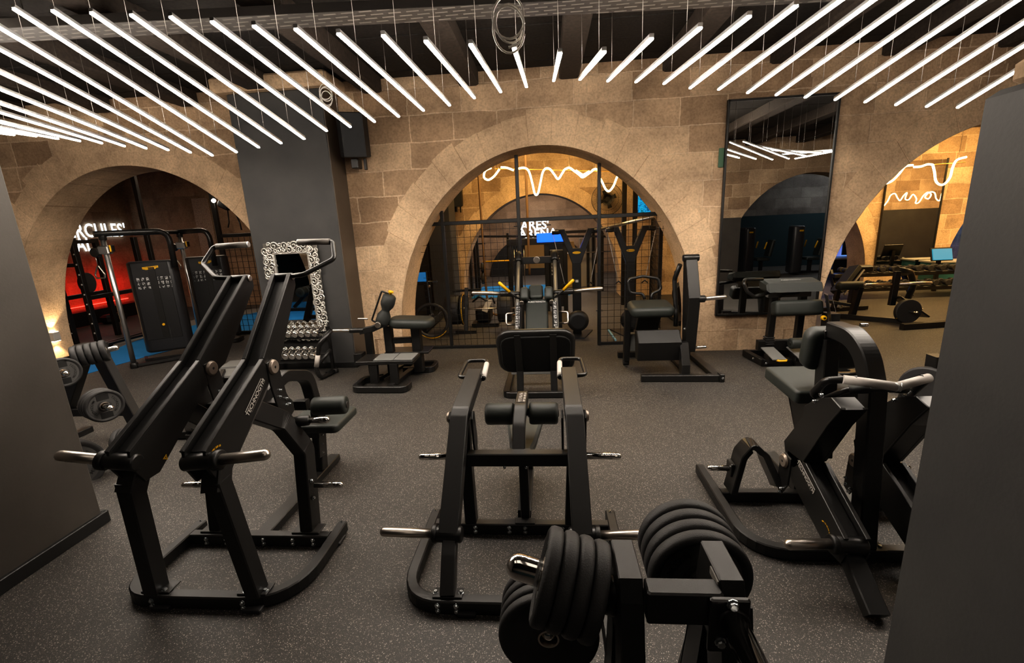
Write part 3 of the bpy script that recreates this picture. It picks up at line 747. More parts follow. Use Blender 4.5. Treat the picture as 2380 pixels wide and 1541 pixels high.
# ------------------------------------------------------------------ B: centre low-lever machine
x0 = -.225
B = thing('lever_row_machine', 'black plate-loaded machine with two low horizontal levers and small loop handles, in the centre', 'gym machine', (x0, 2.6, 0))
m = MB(); m.beam(fil([(x0-.60, 2.74, .045), (x0-.60, 1.975, .045), (x0+.60, 1.975, .045), (x0+.60, 2.74, .045)], .22, 8), .075, .062, b=Z_, ch=.007); m.build('base_frame', BLACK, B)
beamp(B, 'base_crossbar', [(x0-.57, 2.61, .045), (x0+.57, 2.61, .045)], .062, .075, b=Y_)
for h in (-.30, -.075, .03, .27):
    for z in (.060, .028): bolt(B, (x0+h, 2.578, z), -Y_)
for h in (-.405, -.305, .305, .405):
    for z in (.060, .028): bolt(B, (x0+h, 1.944, z), -Y_)
for s in (-1, 1):
    boxp(B, 'rubber_foot', sx(.25, 1.95, .014, s), (.10, .05, .028), RUBBER)
    bolt(B, (x0+s*.60, 2.72, .083), Z_, .006)
    # front leg
    beamp(B, 'front_leg', [sx(.355, 1.99, .08, s), sx(.365, 2.12, .22, s), sx(.37, 2.20, .29, s)], .08, .07, fr=.08)
    boxp(B, 'post_foot_plate', sx(.355, 2.0, .087, s), (.16, .07, .01))
    bolt(B, sx(.285, 2.0, .09, s), Z_); bolt(B, sx(.425, 2.0, .09, s), Z_)
    # lever: bends from horizontal down to the horn
    lev = beamp(B, 'lever_arm', [sx(.375, 2.195, .305, s), sx(.367, 2.655, .80, s), sx(.362, 2.70, .828, s), sx(.36, 3.30, .885, s)], .112, .085, fr=.03, ch=.005)
    mb = MB(); mb.cyl(sx(.30, 2.195, .30, s), sx(.46, 2.20, .30, s), .046, 22, .008); mb.build('horn_barrel', BLACK2, B)
    mb = MB(); mb.cyl(sx(.445, 2.20, .30, s), sx(.475, 2.20, .30, s), .052, 22, .006); mb.build('horn_collar', BLACK, B)
    horn(B, sx(.47, 2.20, .30, s), V((s, .0, .03)), .31, .0265, mt=STEEL)
    # rear upright with pivot cheeks
    beamp(B, 'rear_upright', [sx(.33, 2.62, .08, s), sx(.355, 2.72, .52, s), sx(.36, 2.76, .74, s)], .075, .09, fr=.1)
    for e in (-.072, .072):
        k = x0+s*.362+e
        prismp(B, 'pivot_cheek', [(k, 2.65, .80), (k, 2.69, .835), (k, 2.74, .82), (k, 2.79, .62), (k, 2.76, .50), (k, 2.71, .50), (k, 2.67, .62)], (.014, 0, 0))
    pivot_disc(B, (x0+s*.362+s*.08, 2.705, .79), V((s, 0, 0)), .032)
    horn(B, sx(.42, 2.64, .545, s), V((s, 0, -.02)), .235, .0215, 'storage_horn')
    bolt(B, sx(.30, 2.70, .52, s), -Y_, .009)
    # loop handle
    lp = tubep(B, 'loop_handle', [sx(.40, 3.27, .865, s), sx(.49, 3.30, .862, s), sx(.475, 3.60, .90, s), sx(.30, 3.60, .90, s), sx(.292, 3.24, .862, s)], .0165, BLACK2, .05)
    gp = tubep(B, 'hand_grip', [sx(.298, 3.52, .894, s), sx(.292, 3.26, .862, s)], .021, GRIPL, 0, 16)
    mb = MB(); mb.cyl(sx(.30, 3.25, .86, s), sx(.42, 3.27, .866, s), .022, 14); mb.build('handle_socket', BLACK2, B)
beamp(B, 'upper_crossbar', [(x0-.33, 2.66, .52), (x0+.33, 2.66, .52)], .07, .09, b=Y_)
for h in (-.09, .05): bolt(B, (x0+h, 2.63, .47), -Y_, .008)
beamp(B, 'centre_post', [(x0+.03, 2.66, .08), (x0+.03, 2.68, .48)], .06, .06)
boxp(B, 'post_foot_plate', (x0+.03, 2.61, .088), (.13, .06, .012))
beamp(B, 'roller_gooseneck', [(x0+.0, 2.70, .50), (x0+.0, 2.83, .66), (x0+.005, 2.95, .735), (x0+.005, 3.28, .705)], .085, .075, fr=.09, n=6)
boxp(B, 'neck_plate', (x0+.0, 2.69, .555), (.16, .05, .012))
m = MB(); m.box((x0+.005, 3.11, .7605), (.062, .24, .0015), Rx(-.0907), .0004); m.build('exercise_pictogram', PICTO_XY, B)
for s in (-1, 1): roller(B, sx(.055, 3.13, .625, s), sx(.27, 3.14, .62, s), .083)
beamp(B, 'roller_axle', [(x0-.06, 3.14, .64), (x0+.06, 3.14, .64)], .05, .06, b=Y_)
beamp(B, 'seat_post', [(x0+.02, 2.70, .07), (x0+.02, 3.30, .07)], .09, .07)
beamp(B, 'seat_column', [(x0+.02, 3.27, .10), (x0+.02, 3.27, .36)], .09, .09)
m = MB(); m.prism([(x0-.145, 3.42, .44), (x0+.155, 3.42, .44), (x0+.10, 3.10, .385), (x0+.07, 2.98, .37), (x0-.06, 2.98, .37), (x0-.10, 3.10, .385)], V((0, -.03, .08)), .02); m.build('seat', LEATHER, B)
# ------------------------------------------------------------------ C: chest-supported row machine, right
x0 = 1.79
C_ = thing('seated_row_machine', 'black chest-supported row machine with arched post and grey seat beside the right pier', 'gym machine', (x0, 2.7, 0))
m = MB(); m.beam(fil([(x0-.63, 3.34, .045), (x0-.63, 2.405, .045), (x0+.63, 2.405, .045), (x0+.63, 3.34, .045)], .26, 8), .075, .062, b=Z_, ch=.007); m.build('base_frame', BLACK, C_)
beamp(C_, 'base_crossbar', [(x0-.60, 2.98, .045), (x0+.60, 2.98, .045)], .062, .075, b=Y_)
beamp(C_, 'floor_spine', [(x0, 2.40, .045), (x0, 3.55, .045)], .09, .07)
m = MB(); m.beam(fil([(x0, 2.42, .08), (x0, 2.52, 1.02), (x0, 2.60, 1.19), (x0, 2.72, 1.265), (x0, 2.92, 1.265)], [.02, .25, .22, .1], 7), .10, .10, ch=.008); m.build('arched_post', BLACK2, C_)
boxp(C_, 'post_foot_plate', (x0, 2.41, .088), (.2, .1, .012))
bolt(C_, (x0-.08, 2.40, .09), Z_); bolt(C_, (x0+.08, 2.40, .09), Z_)
boxp(C_, 'adjuster_tab', (x0+.0, 2.915, 1.30), (.085, .03, .025), YELLOW)
# chest pad and seat
padp(C_, 'chest_pad', (x0+.045, 2.985, 1.125), (.37, .29, .12), Rx(PI/2+.14), .045, .07, n=5)
boxp(C_, 'pad_mount', (x0, 2.93, 1.16), (.12, .05, .2))
horn(C_, (x0+.20, 2.99, 1.27), X_, .05, .012, 'pull_pin')
beamp(C_, 'pad_column', [(x0-.02, 2.86, .42), (x0-.02, 2.93, 1.2)], .09, .10)
padp(C_, 'seat', (x0+.01, 3.10, .835), (.44, .46, .09), Rx(.06), .02, .03, n=4)
prismp(C_, 'seat_support', [(x0-.02, 2.92, .77), (x0-.02, 3.30, .80), (x0-.02, 3.22, .70), (x0-.02, 3.06, .40), (x0-.02, 2.96, .40)], (.10, 0, 0))
beamp(C_, 'seat_post', [(x0-.04, 3.05, .07), (x0-.04, 3.02, .5)], .10, .11)
for s in (-1, 1):
    k = x0+s*.215
    # forward foot of each side
    beamp(C_, 'front_foot', [(k, 2.25, .225), (k, 1.97, .035)], .10, .07, b=X_)
    bolt(C_, (k-.035, 2.14, .155), -X_, .008); bolt(C_, (k-.035, 2.01, .055), -X_, .008)
    # arched upright
    m = MB(); m.beam(fil([(x0+s*.53, 2.99, .08), (x0+s*.475, 3.0, .36), (x0+s*.41, 3.0, .45), (x0+s*.345, 2.96, .38), (x0+s*.285, 2.86, .20)], [.08, .10, .10], 7), .15, .042, b=Y_); m.build('arched_upright', BLACK2, C_)
    horn(C_, (x0+s*.525, 3.02, .235), V((s, .06, -.03)), .16, .020, 'storage_horn')
    boxp(C_, 'horn_bracket', (x0+s*.525, 3.02, .235), (.03, .09, .10))
    for e in (-.065, .065):
        prismp(C_, 'pivot_bracket', [(k+e, 2.72, .47), (k+e, 2.80, .48), (k+e, 2.85, .40), (k+e, 2.86, .20), (k+e, 2.80, .17), (k+e, 2.73, .28)], (.012, 0, 0))
    pivot_disc(C_, (k-.073, 2.785, .425), -X_, .040)
    for yy, zz in ((2.84, .27), (2.83, .23), (2.80, .19), (2.79, .22)): bolt(C_, (k-.073, yy, zz), -X_, .008)
    mb = MB()
    low = [(2.15, .24), (2.19, .32), (2.58, .52), (2.78, .50), (2.80, .40), (2.66, .31), (2.30, .15), (2.18, .16)]
    upp = [(2.60, .52), (2.42, .84), (2.32, .98), (2.42, 1.01), (2.54, .96), (2.66, .86), (2.67, .78), (2.84, .54), (2.80, .44), (2.70, .42)]
    for e in (-.055, .055):
        mb.prism([(k+e, y, z) for y, z in low], (.014, 0, 0), .002)
    mb.prism([(k, y, z) for y, z in upp], (.124, 0, 0), .004)
    o = mb.build('lever_arm', BLACK2, C_)
    mb = MB(); mb.beam([(k, 2.20, .25), (k, 2.70, .49), (k, 2.42, .97)], .10, .06, b=X_); mb.build('lever_web', BLACK, o)
    mb = MB()
    for e in (-.055, .055): mb.beam([(k+e, 2.17, .317), (k+e, 2.575, .524)], .024, .012, b=X_, ch=.004); mb.beam([(k+e, 2.60, .53), (k+e, 2.42, .85), (k+e, 2.325, .985)], .024, .012, b=X_, ch=.004)
    mb.build('lever_edge', BLACK2, o)
    mb = MB(); mb.cyl((k-s*.06, 2.19, .265), (k+s*.11, 2.19, .272), .045, 22, .008); mb.build('horn_barrel', BLACK2, C_)
    mb = MB(); mb.cyl((k+s*.09, 2.19, .27), (k+s*.12, 2.19, .272), .051, 22, .006); mb.build('horn_collar', BLACK, C_)
    horn(C_, (k+s*.11, 2.19, .272), V((s, -.08, .03)), .25, .0275, mt=STEEL)
    # handles
    tubep(C_, 'bent_handle', [(k, 2.58, .93), (k+s*.06, 2.60, .96), (k+s*.05, 2.50, 1.08), (k-s*.06, 2.42, 1.11)], .021, BLACK2, .06)
    gp = tubep(C_, 'hand_grip', [(k-s*.0, 2.44, 1.105), (k-s*.225, 2.35, 1.09)], .024, GRIPL if s > 0 else GRIPL, 0, 16)
    mb = MB(); mb.lathe((k-s*.225, 2.35, 1.09), V((-s, -.40, -.07)), [(.024, 0), (.024, .004), (.018, .006)], 16); mb.build('grip_end', ALU, gp)
    tubep(C_, 'lower_handle', [(k, 2.60, .92), (k-s*.06, 2.50, 1.02), (k-s*.20, 2.42, 1.05)], .017, BLACK2, .05)
    tubep(C_, 'lower_grip', [(k-s*.07, 2.49, 1.025), (k-s*.15, 2.45, 1.045)], .025, FOAM, 0, 14)
    bolt(C_, (k-.062, 2.56, .93), -X_, .009); bolt(C_, (k-.062, 2.50, .99), -X_, .012)
k = x0-.215-.0625
brand(C_, (k-.001, 2.56, .445), (0, -.90, -.44), (0, -.44, .90), .036)
arc_text(C_, (k-.001, 2.34, .235), (0, -.9, -.44), (0, -.44, .9), 'MAX 120 KG MAX 260 LB', .055, 2.4, .5, .011, YELLOW)
# foot plates in front of the far side
boxp(C_, 'foot_tread', (x0+.28, 2.86, .125), (.44, .18, .02), TREAD, Rx(.1))
beamp(C_, 'tread_bar', [(x0+.05, 2.80, .09), (x0+.52, 2.80, .09)], .06, .05, b=Y_)
# ------------------------------------------------------------------ weight plates and plate trees
def plate(label, c, ax, R=.15, t=.038, group=None, face=0, num=None, up=Z_, name='weight_plate', slots=True, mt=None, hole=.0290):
    """c = centre, ax = outward axis; face 1: lettering on the outward side"""
    c, ax = V(c), V(ax).normalized(); up = V(up); up = (up-ax*up.dot(ax)).normalized(); rt = up.cross(ax)
    T = thing(name, label, 'weight plate', c, group)
    h = t/2; e = .012
    prof = [(hole, -h*.75), (R*.30, -h*.75), (R*.34, -h*.55), (R*.80, -h*.55), (R*.86, -h), (R-e, -h), (R-e*.3, -h+e*.35), (R, -h+e), (R, h-e), (R-e*.3, h-e*.35), (R-e, h), (R*.86, h), (R*.80, h*.55), (R*.34, h*.55), (R*.30, h*.75), (hole, h*.75)]
    m = MB(); rings = []
    n = 48
    for r, z in prof: rings.append([c+ax*z+(rt*math.cos(2*PI*k/n)+up*math.sin(2*PI*k/n))*r for k in range(n)])
    m.rings(rings+[rings[0]], cap=False, smooth=True)
    b = m.build('plate_body', mt or RUBBER, T)
    m = MB(); n = 24; o = []
    for r, z in ((hole, -h*.8), (hole+.006, -h*.8), (hole+.006, h*.8), (hole, h*.8), (hole, -h*.8)): o.append([c+ax*z+(rt*math.cos(2*PI*k/n)+up*math.sin(2*PI*k/n))*r for k in range(n)])
    m.rings(o, cap=False, smooth=False); m.build('steel_bushing', STEEL, T)
    if face:
        fz = h*.55+.0012
        if slots:
            for s in (1, -1):
                q = c+ax*fz+up*s*R*.57
                m = MB(); m.prism([q+rt*a*R*.30+up*b_*R*.19 for a, b_ in ((-1, -1), (1, -1), (1, 1), (-1, 1))], ax*.004, ch=.001); o_ = m.build('grip_window', EMBOSS, T)
        m = MB(); rg = []; n = 40
        for r, z in ((R*.35, fz-.004), (R*.35, fz), (R*.79, fz), (R*.79, fz-.004)): rg.append([c+ax*z+(rt*math.cos(2*PI*k/n)+up*math.sin(2*PI*k/n))*r for k in range(n)])
        m.rings(rg, cap=False, smooth=False); m.build('plate_face', RUBBERF, T)
        arc_text(T, c+ax*(fz+.0008), -rt if False else rt, up, 'TECHNOGYM', R*.60, PI+.75, PI-.75, R*.19, EMBOSS, 'raised_lettering')
        arc_text(T, c+ax*(fz+.0008), rt, up, 'TECHNOGYM', R*.60, .75, -.75, R*.19, EMBOSS, 'raised_lettering')
        if num: text_mesh(num, R*.22, frame(c+ax*(fz+.0012)+up*R*.42-rt*R*.1, rt, up), 'raised_number', EMBOSS, T, .0006, .01*R)
    return T

# ---- D: plate tree in the foreground
D = thing('plate_tree', 'black plate storage tree with two flat-topped uprights in the near foreground', 'plate rack', (.285, 1.0, 0))
for s, x in ((-1, .170), (1, .394)):
    # upright: flat top, legs front and back
    m = MB(); m.prism([(x, .89, 1.20), (x, 1.02, 1.20), (x, 1.03, 1.15), (x, 1.085, .86), (x, 1.38, .0), (x, 1.27, .0), (x, 1.0, .80), (x, .965, 1.0), (x, .945, 1.0), (x, .90, .80), (x, .62, .0), (x, .51, .0), (x, .81, .86), (x, .87, 1.15)], (.055, 0, 0), .003); m.build('upright_frame', BLACK, D)
    boxp(D, 'floor_foot', (x, .95, .02), (.07, 1.10, .04))
m = MB(); m.box((.285, .885, 1.145), (.165, .05, .085), ch=.004); m.build('bridge_box', BLACK, D)
boxp(D, 'side_lip', (.3645, .915, 1.185), (.004, .05, .02), GRIP)
m = MB(); m.beam([(.282, 1.13, .50), (.282, 1.17, .38)], .17, .03, b=X_); m.build('lower_brace', BLACK, D)
m = MB(); m.prism([(.425, .86, 1.155), (.425, .93, 1.15), (.425, .93, .98), (.425, .84, .80), (.425, .80, .90)], (.010, 0, 0), .002); m.build('peg_bracket', BLACK, D)
m = MB(); m.box(Yp(1692, 1452, .855), (.085, .014, .14), ch=.004); m.build('front_peg_plate', BLACK2, D)
bolt(D, Yp(1702, 1404, .848), -Y_, .010); bolt(D, Yp(1673, 1490, .848), -Y_, .010)
# chrome peg to the left
pd = V((-1, .10, .26)).normalized(); pb = V((.142, .955, 1.088))
m = MB(); m.cyl(pb-pd*.01, pb+pd*.02, .045, 18, .004); m.build('peg_collar', BLACK, D)
horn(D, pb, pd, .275, .033, 'chrome_peg')
# chrome peg towards the viewer
qd = V((-.10, -1, .22)).normalized(); qb = V((.386, .852, 1.128))
m = MB(); m.cyl(qb-qd*.005, qb+qd*.015, .034, 18, .004); m.build('peg_collar', BLACK, D)
horn(D, qb+qd*.01, qd, .33, .028, 'chrome_peg')
rd = V((.0, 1, .02)).normalized(); rb = V((.405, 1.06, 1.005))
horn(D, rb, rd, .34, .0262, 'chrome_peg')
ld = V((0, 1, .03)).normalized(); lb = V((-.030, 1.16, .69))
beamp(D, 'low_peg_bracket', [(.17, 1.14, .70), (.17, 1.42, .70), (-.030, 1.42, .695)], .05, .05, b=Z_)
horn(D, lb+ld*.26, -ld, .225, .0262, 'chrome_peg')
pos4 = ['outermost', 'second', 'third', 'innermost']
for i in range(4):
    c = pb+pd*(.172-.0395*i)+V((0, 0, -.0)) 
    plate('black rubber plate, %s on the left peg of the foreground tree' % ['outermost', 'second from the tip', 'third from the tip', 'innermost'][i], c, pd, .119, .0385, 'plates on the left foreground peg', face=1 if i == 0 else 0, num='5', hole=.034)
for i in range(4):
    c = rb+rd*(.060+.047*i)
    plate('black rubber plate, %s of four behind the right foreground upright' % ['front', 'second', 'third', 'rear'][i], c, -rd, .143, .045, 'plates on the rear foreground peg', face=1 if i == 0 else 0, num='5', up=V((.34, 0, 1)), slots=False)
for i in range(4):
    c = lb+ld*(.045+.0405*i)
    plate('black rubber plate, %s of four on the low left foreground peg' % ['front', 'second', 'third', 'rear'][i], c, -ld, .164, .039, 'plates on the low foreground peg')

# ---- E: plate tree beside the left pier
E_ = thing('plate_tree', 'black plate tree half hidden behind the left pier, loaded with plates', 'plate rack', (-4.15, 3.4, 0))
beamp(E_, 'rack_column', [(-4.52, 4.02, 1.0), (-4.34, 3.96, .62), (-4.06, 3.86, .06)], .09, .12, b=Y_)
beamp(E_, 'rack_column', [(-4.62, 4.02, 1.0), (-4.80, 3.96, .62), (-5.06, 3.86, .06)], .09, .12, b=Y_)
boxp(E_, 'rack_top', (-4.57, 4.02, 1.01), (.26, .13, .05))
boxp(E_, 'floor_foot', (-4.06, 3.86, .03), (.09, .7, .06)); boxp(E_, 'floor_foot', (-5.06, 3.86, .03), (.09, .7, .06))
boxp(E_, 'rack_crossbar', (-4.57, 3.92, .35), (.8, .06, .08))
def peg(par, p, d, ln): return horn(par, p, d, ln, .0255, 'chrome_peg')
d1 = V((.75, .66, .10)).normalized(); e1 = Yp(150, 836, 3.7); peg(E_, e1, d1, .40)
for i in range(5): plate('small black plate, %s of five atop the tree by the left pier' % ['inner', 'second', 'third', 'fourth', 'outer'][i], e1+d1*(.08+.052*i), d1, .105, .049, 'plates at the top of the left tree')
fy = V((1, -.52, .04)).normalized()
c2 = Yp(146, 866, 3.55); peg(E_, c2-fy*.12, fy, .24)
plate('grey-faced plate beside the pier edge, under the top plates of the left tree', c2, fy, .135, .042, None, face=1)
c3 = Yp(242, 943, 3.30); peg(E_, c3-fy*.26, fy, .26+.17)
for i in range(3): plate('black plate with grip windows, %s of three facing the room on the left tree' % ['front', 'middle', 'rear'][i], c3-fy*(.056*i), fy, .138, .054, 'plates facing the room on the left tree', face=1 if i == 0 else 0)
c4 = Yp(170, 1086, 3.16); peg(E_, c4-fy*.22, fy, .30)
for i in range(2): plate('large grey-faced plate, %s of two low on the left tree near the floor' % ['front', 'rear'][i], c4-fy*(.05*i), fy, .225, .046, 'low plates on the left tree', face=1 if i == 0 else 0)
d5 = V((1, .35, .08)).normalized(); e5 = Yp(275, 1036, 3.50); peg(E_, e5-d5*.06, d5, .34)
for i in range(4): plate('black plate, %s of four lying low behind the lever machine' % ['outer', 'second', 'third', 'inner'][i], e5+d5*(.18-.05*i), d5, .155, .048, 'low sideways plates on the left tree')
# ------------------------------------------------------------------ G: low hip machine with foam rollers, left of the glass front
G = thing('hip_extension_machine', 'black machine with dark seat, stacked foam rollers and grey step by the middle arch', 'gym machine', (-2.1, 5.7, 0))
m = MB(); m.beam(fil([(-2.30, 5.75, .045), (-2.52, 5.60, .045), (-2.52, 5.26, .045), (-1.83, 5.23, .045), (-1.83, 5.42, .045)], [.1, .1, .08], 5), .085, .06, b=Z_, ch=.008); m.build('front_foot', BLACK, G)
m = MB(); m.beam(fil([(-2.15, 6.30, .045), (-1.68, 6.32, .045), (-1.68, 6.02, .045), (-2.10, 6.02, .045)], .08, 5), .085, .06, b=Z_, ch=.008); m.build('rear_foot', BLACK, G)
beamp(G, 'base_spine', [(-2.05, 5.30, .05), (-1.95, 6.30, .05)], .08, .06)
beamp(G, 'base_link', [(-2.35, 5.55, .05), (-2.15, 6.28, .05)], .06, .05)
for x, y in ((-2.30, 5.45), (-2.02, 5.42)): beamp(G, 'step_leg', [(x, y, .06), (x, y+.02, .32)], .10, .08)
boxp(G, 'step_frame', (-2.14, 5.60, .335), (.76, .36, .05))
boxp(G, 'step_tread', (-2.165, 5.60, .366), (.26, .30, .014), TREAD); boxp(G, 'step_tread', (-1.90, 5.60, .366), (.25, .30, .014), TREAD)
boxp(G, 'rear_step', (-1.97, 5.98, .345), (.62, .30, .03), BLACK2)
beamp(G, 'column', [(-2.20, 5.86, .06), (-2.20, 5.86, .74)], .10, .12); beamp(G, 'column', [(-1.83, 5.92, .06), (-1.83, 5.92, .74)], .12, .13)
beamp(G, 'column_link', [(-2.2, 5.88, .52), (-1.83, 5.9, .52)], .07, .08, b=Y_)
beamp(G, 'side_column', [(-2.50, 5.9, .05), (-2.50, 5.9, .70)], .09, .09)
boxp(G, 'side_box', (-2.62, 5.8, .30), (.12, .14, .16))
padp(G, 'seat', (-1.86, 5.86, .775), (.62, .38, .13), Ry(.05), .06, .16, n=5)
tilt = V((.40, 0, 1)).normalized(); q = V((-2.235, 5.74, .78))
m = MB(); m.lathe(q, tilt, [(.05, 0), (.085, .01), (.093, .04), (.088, .13), (.055, .19), (.052, .21), (.085, .27), (.092, .31), (.086, .40), (.06, .425), (.03, .43)], 26); m.build('foam_roller', FOAM, G)
m = MB(); m.lathe(q+tilt*.43, tilt, [(.018, 0), (.018, .02), (.035, .025), (.035, .045), (.025, .05)], 16); m.build('yellow_knob', YELLOW, G)
tubep(G, 'roller_bracket', [q+tilt*.435+V((-.02, .0, .0)), q+tilt*.46+V((-.12, 0, .02)), q+V((-.13, .0, .06)), q+V((-.02, 0, .0))], .012, BLACK, .02)
beamp(G, 'swing_arm', [(-2.18, 5.72, .80), (-2.34, 5.66, .74), (-2.50, 5.62, .72)], .07, .08, b=Y_)
m = MB(); m.cyl((-2.44, 5.62, .735), (-2.62, 5.60, .74), .034, 18); m.build('horn_barrel', BLACK2, G)
horn(G, (-2.60, 5.60, .74), (-1, -.05, .03), .25, .0225, mt=STEEL)
horn(G, (-2.42, 5.75, .86), (-1, -.05, .03), .14, .013, 'storage_horn', STEEL)
m = MB(); m.cyl((-2.24, 5.64, .80), (-2.24, 5.60, .80), .04, 18); m.build('pivot_cap', STEEL, G)
for x in (-2.15, -2.0): bolt(G, (x, 5.228, .06), -Y_, .012)
# bent tube stand on the floor in front of the pillar
p0, p1, p2, p3, p4 = Yp(772, 766, 5.86), Yp(742, 800, 5.76), Yp(735, 855, 5.74), Zp(744, 880, .03), Zp(783, 860, .03)
H = thing('bent_tube_handle', 'bent black tube handle with pale label standing in front of the dark pillar', 'gym handle', (p3.x, p3.y, 0))
tubep(H, 'bent_tube', [p0, p1, p2, p3, p4], .030, BLACK2, .10, 12)
tubep(H, 'bent_tube', [Yp(768, 812, 5.9), Yp(748, 838, 5.82), p2+V((.01, .03, .03))], .022, BLACK2, .05, 10)
tubep(H, 'pale_sleeve', [p1.lerp(p2, .45), p1.lerp(p2, .95)], .0325, GRIPL, 0, 14)
tubep(H, 'rubber_tip', [p4.lerp(p3, .18), p4], .034, RUBBER, 0, 12)
# ------------------------------------------------------------------ ornate mirror and chrome dumbbells in front of it
F = thing('ornate_mirror', 'rectangular mirror in a silver baroque scroll frame on the dark pillar', 'mirror', (-3.675, 6.33, .45))
cx, cz, w, h = -3.675, 1.175, .83, 1.45; y = 6.315; bw = .165
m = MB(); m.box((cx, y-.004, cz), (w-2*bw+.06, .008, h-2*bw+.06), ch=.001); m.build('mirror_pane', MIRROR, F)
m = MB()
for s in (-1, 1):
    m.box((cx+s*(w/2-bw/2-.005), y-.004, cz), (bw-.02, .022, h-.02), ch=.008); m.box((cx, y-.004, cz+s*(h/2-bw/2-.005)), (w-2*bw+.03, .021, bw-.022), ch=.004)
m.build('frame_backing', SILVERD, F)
m = MB()
ix, iz = w/2-bw+.012, h/2-bw+.012
m.beam([(cx-ix, y-.02, cz-iz), (cx-ix, y-.02, cz+iz)], .03, .03, b=X_, ch=.01); m.beam([(cx+ix, y-.02, cz-iz), (cx+ix, y-.02, cz+iz)], .03, .03, b=X_, ch=.01)
m.beam([(cx-ix, y-.02, cz-iz), (cx+ix, y-.02, cz-iz)], .03, .03, b=Z_, ch=.01); m.beam([(cx-ix, y-.02, cz+iz), (cx+ix, y-.02, cz+iz)], .03, .03, b=Z_, ch=.01)
m.build('inner_moulding', SILVER, F)
m = MB(); rnd = random.Random(5)
def scroll(u, v, R, a0, dirn, turns=1.35):
    pts = []
    for k in range(17):
        f = k/16; r = R*(1-.80*f); a = a0+dirn*turns*2*PI*f
        pts.append((cx+u+r*math.cos(a), y-.030-.018*f, cz+v+r*math.sin(a)))
    m.tube(pts, .0105, 6, r2=.006)
    e = pts[-1]; m.lathe((e[0], e[1]+.006, e[2]), -Y_, [(.012, 0), (.010, .006), (.004, .010)], 8)
def run(u0, v0, u1, v1, n, du, dv):
    for i in range(n):
        f = (i+.5)/n; u, v = u0+(u1-u0)*f, v0+(v1-v0)*f
        sgn = 1 if i % 2 else -1
        scroll(u+du*sgn*.032, v+dv*sgn*.032, .058+rnd.uniform(-.008, .01), rnd.uniform(0, 6.28), sgn)
        scroll(u-du*sgn*.045+rnd.uniform(-.015, .015), v-dv*sgn*.045+rnd.uniform(-.015, .015), .036, rnd.uniform(0, 6.28), -sgn, 1.1)
rx, rz = w/2-bw*.48, h/2-bw*.48
run(-rx, -rz, -rx, rz, 17, 1, 0); run(rx, -rz, rx, rz, 17, 1, 0); run(-rx, rz, rx, rz, 9, 0, 1); run(-rx, -rz, rx, -rz, 9, 0, 1)
m.build('carved_scrollwork', SILVER, F)
# dumbbell rack
R_ = thing('dumbbell_rack', 'low black two-tier dumbbell rack before the ornate mirror', 'dumbbell rack', (-3.75, 6.05, 0))
for x in (-4.12, -3.23):
    beamp(R_, 'side_frame', [(x, 6.20, .03), (x, 6.20, .68)], .04, .05); beamp(R_, 'foot_bar', [(x, 6.0, .02), (x, 6.26, .02)], .05, .04)
for z, yy in ((.60, 6.08), (.30, 5.98)):
    for dy, dz in ((-.07, 0), (.07, .045)): beamp(R_, 'shelf_rail', [(-4.14, yy+dy, z-.045+dz), (-3.215, yy+dy, z-.045+dz)], .03, .02, b=Z_)
    for x in (-4.12, -3.23): beamp(R_, 'shelf_arm', [(x, yy-.08, z-.055), (x, 6.20, z+.01)], .03, .03)
def dumbbell(x, y, z, label, group, r=.047):
    T = thing('chrome_dumbbell', label, 'dumbbell', (x, y, z), group)
    d = V((0, 1, .30)).normalized(); c = V((x, y, z))
    m = MB(); m.cyl(c-d*.06, c+d*.06, .014, 12); m.build('handle', CHROME, T)
    for s in (-1, 1):
        m = MB(); m.lathe(c+d*s*.055, d*s, [(.016, 0), (r*.9, .004), (r, .012), (r, .05), (r*.9, .06), (r*.55, .064)], 14); m.build('dumbbell_head', CHROME, T)
for i in range(8): dumbbell(-4.02+.1*i, 6.08, .645, 'chrome dumbbell on the upper tier of the mirror rack, %s from the right end' % ORD[7-i], 'chrome dumbbells, upper tier')
for i in range(7): dumbbell(-3.95+.1*i, 5.98, .345, 'chrome dumbbell on the lower tier of the mirror rack, %s from the right end' % ORD[6-i], 'chrome dumbbells, lower tier')
# ------------------------------------------------------------------ speakers
def speaker(c, rz, label, sc=1.0):
    S = thing('wall_speaker', label, 'speaker', c)
    c = V(c); M = Rz(rz) @ Rx(.16)
    m = MB(); w, d, h = .40*sc, .34*sc, .56*sc
    pr = [(-w/2, d/2), (w/2, d/2), (w/2, -.02), (w*.36, -d/2), (-w*.36, -d/2), (-w/2, -.02)]
    m.prism([c+M @ V((a, b, 0)) for a, b in pr], M @ V((0, 0, h)), ch=.012); m.build('cabinet', SPKR, S)
    m = MB(); m.box(c+M @ V((0, -d/2-.002, .0)), (w*.66, .006, h*.92), M, .004); m.build('grille', simple('speaker_grille', (.006, .007, .009), .6) if 'speaker_grille' not in bpy.data.materials else bpy.data.materials['speaker_grille'], S)
    m = MB(); m.box(c+V((-.06, .14, -h/2-.07))*1.0, (.10, .16, .13), ch=.01); m.box(c+V((.07, .14, -h/2-.08)), (.03, .06, .15), ch=.005); m.build('wall_bracket', BLACK, S)
    m = MB(); m.cyl(c+M @ V((-.03, -d/2-.004, .13)), c+M @ V((-.03, -d/2-.01, .13)), .006, 8); m.build('power_indicator', BLUEDOT, S)
speaker((-2.60, 6.44, 3.28), .35, 'black loudspeaker bracketed high beside the dark pillar', 1.0)
speaker((-2.27, 11.75, 2.75), .3, 'black loudspeaker high on the yellow-lit wall in the room behind the middle arch', .85)
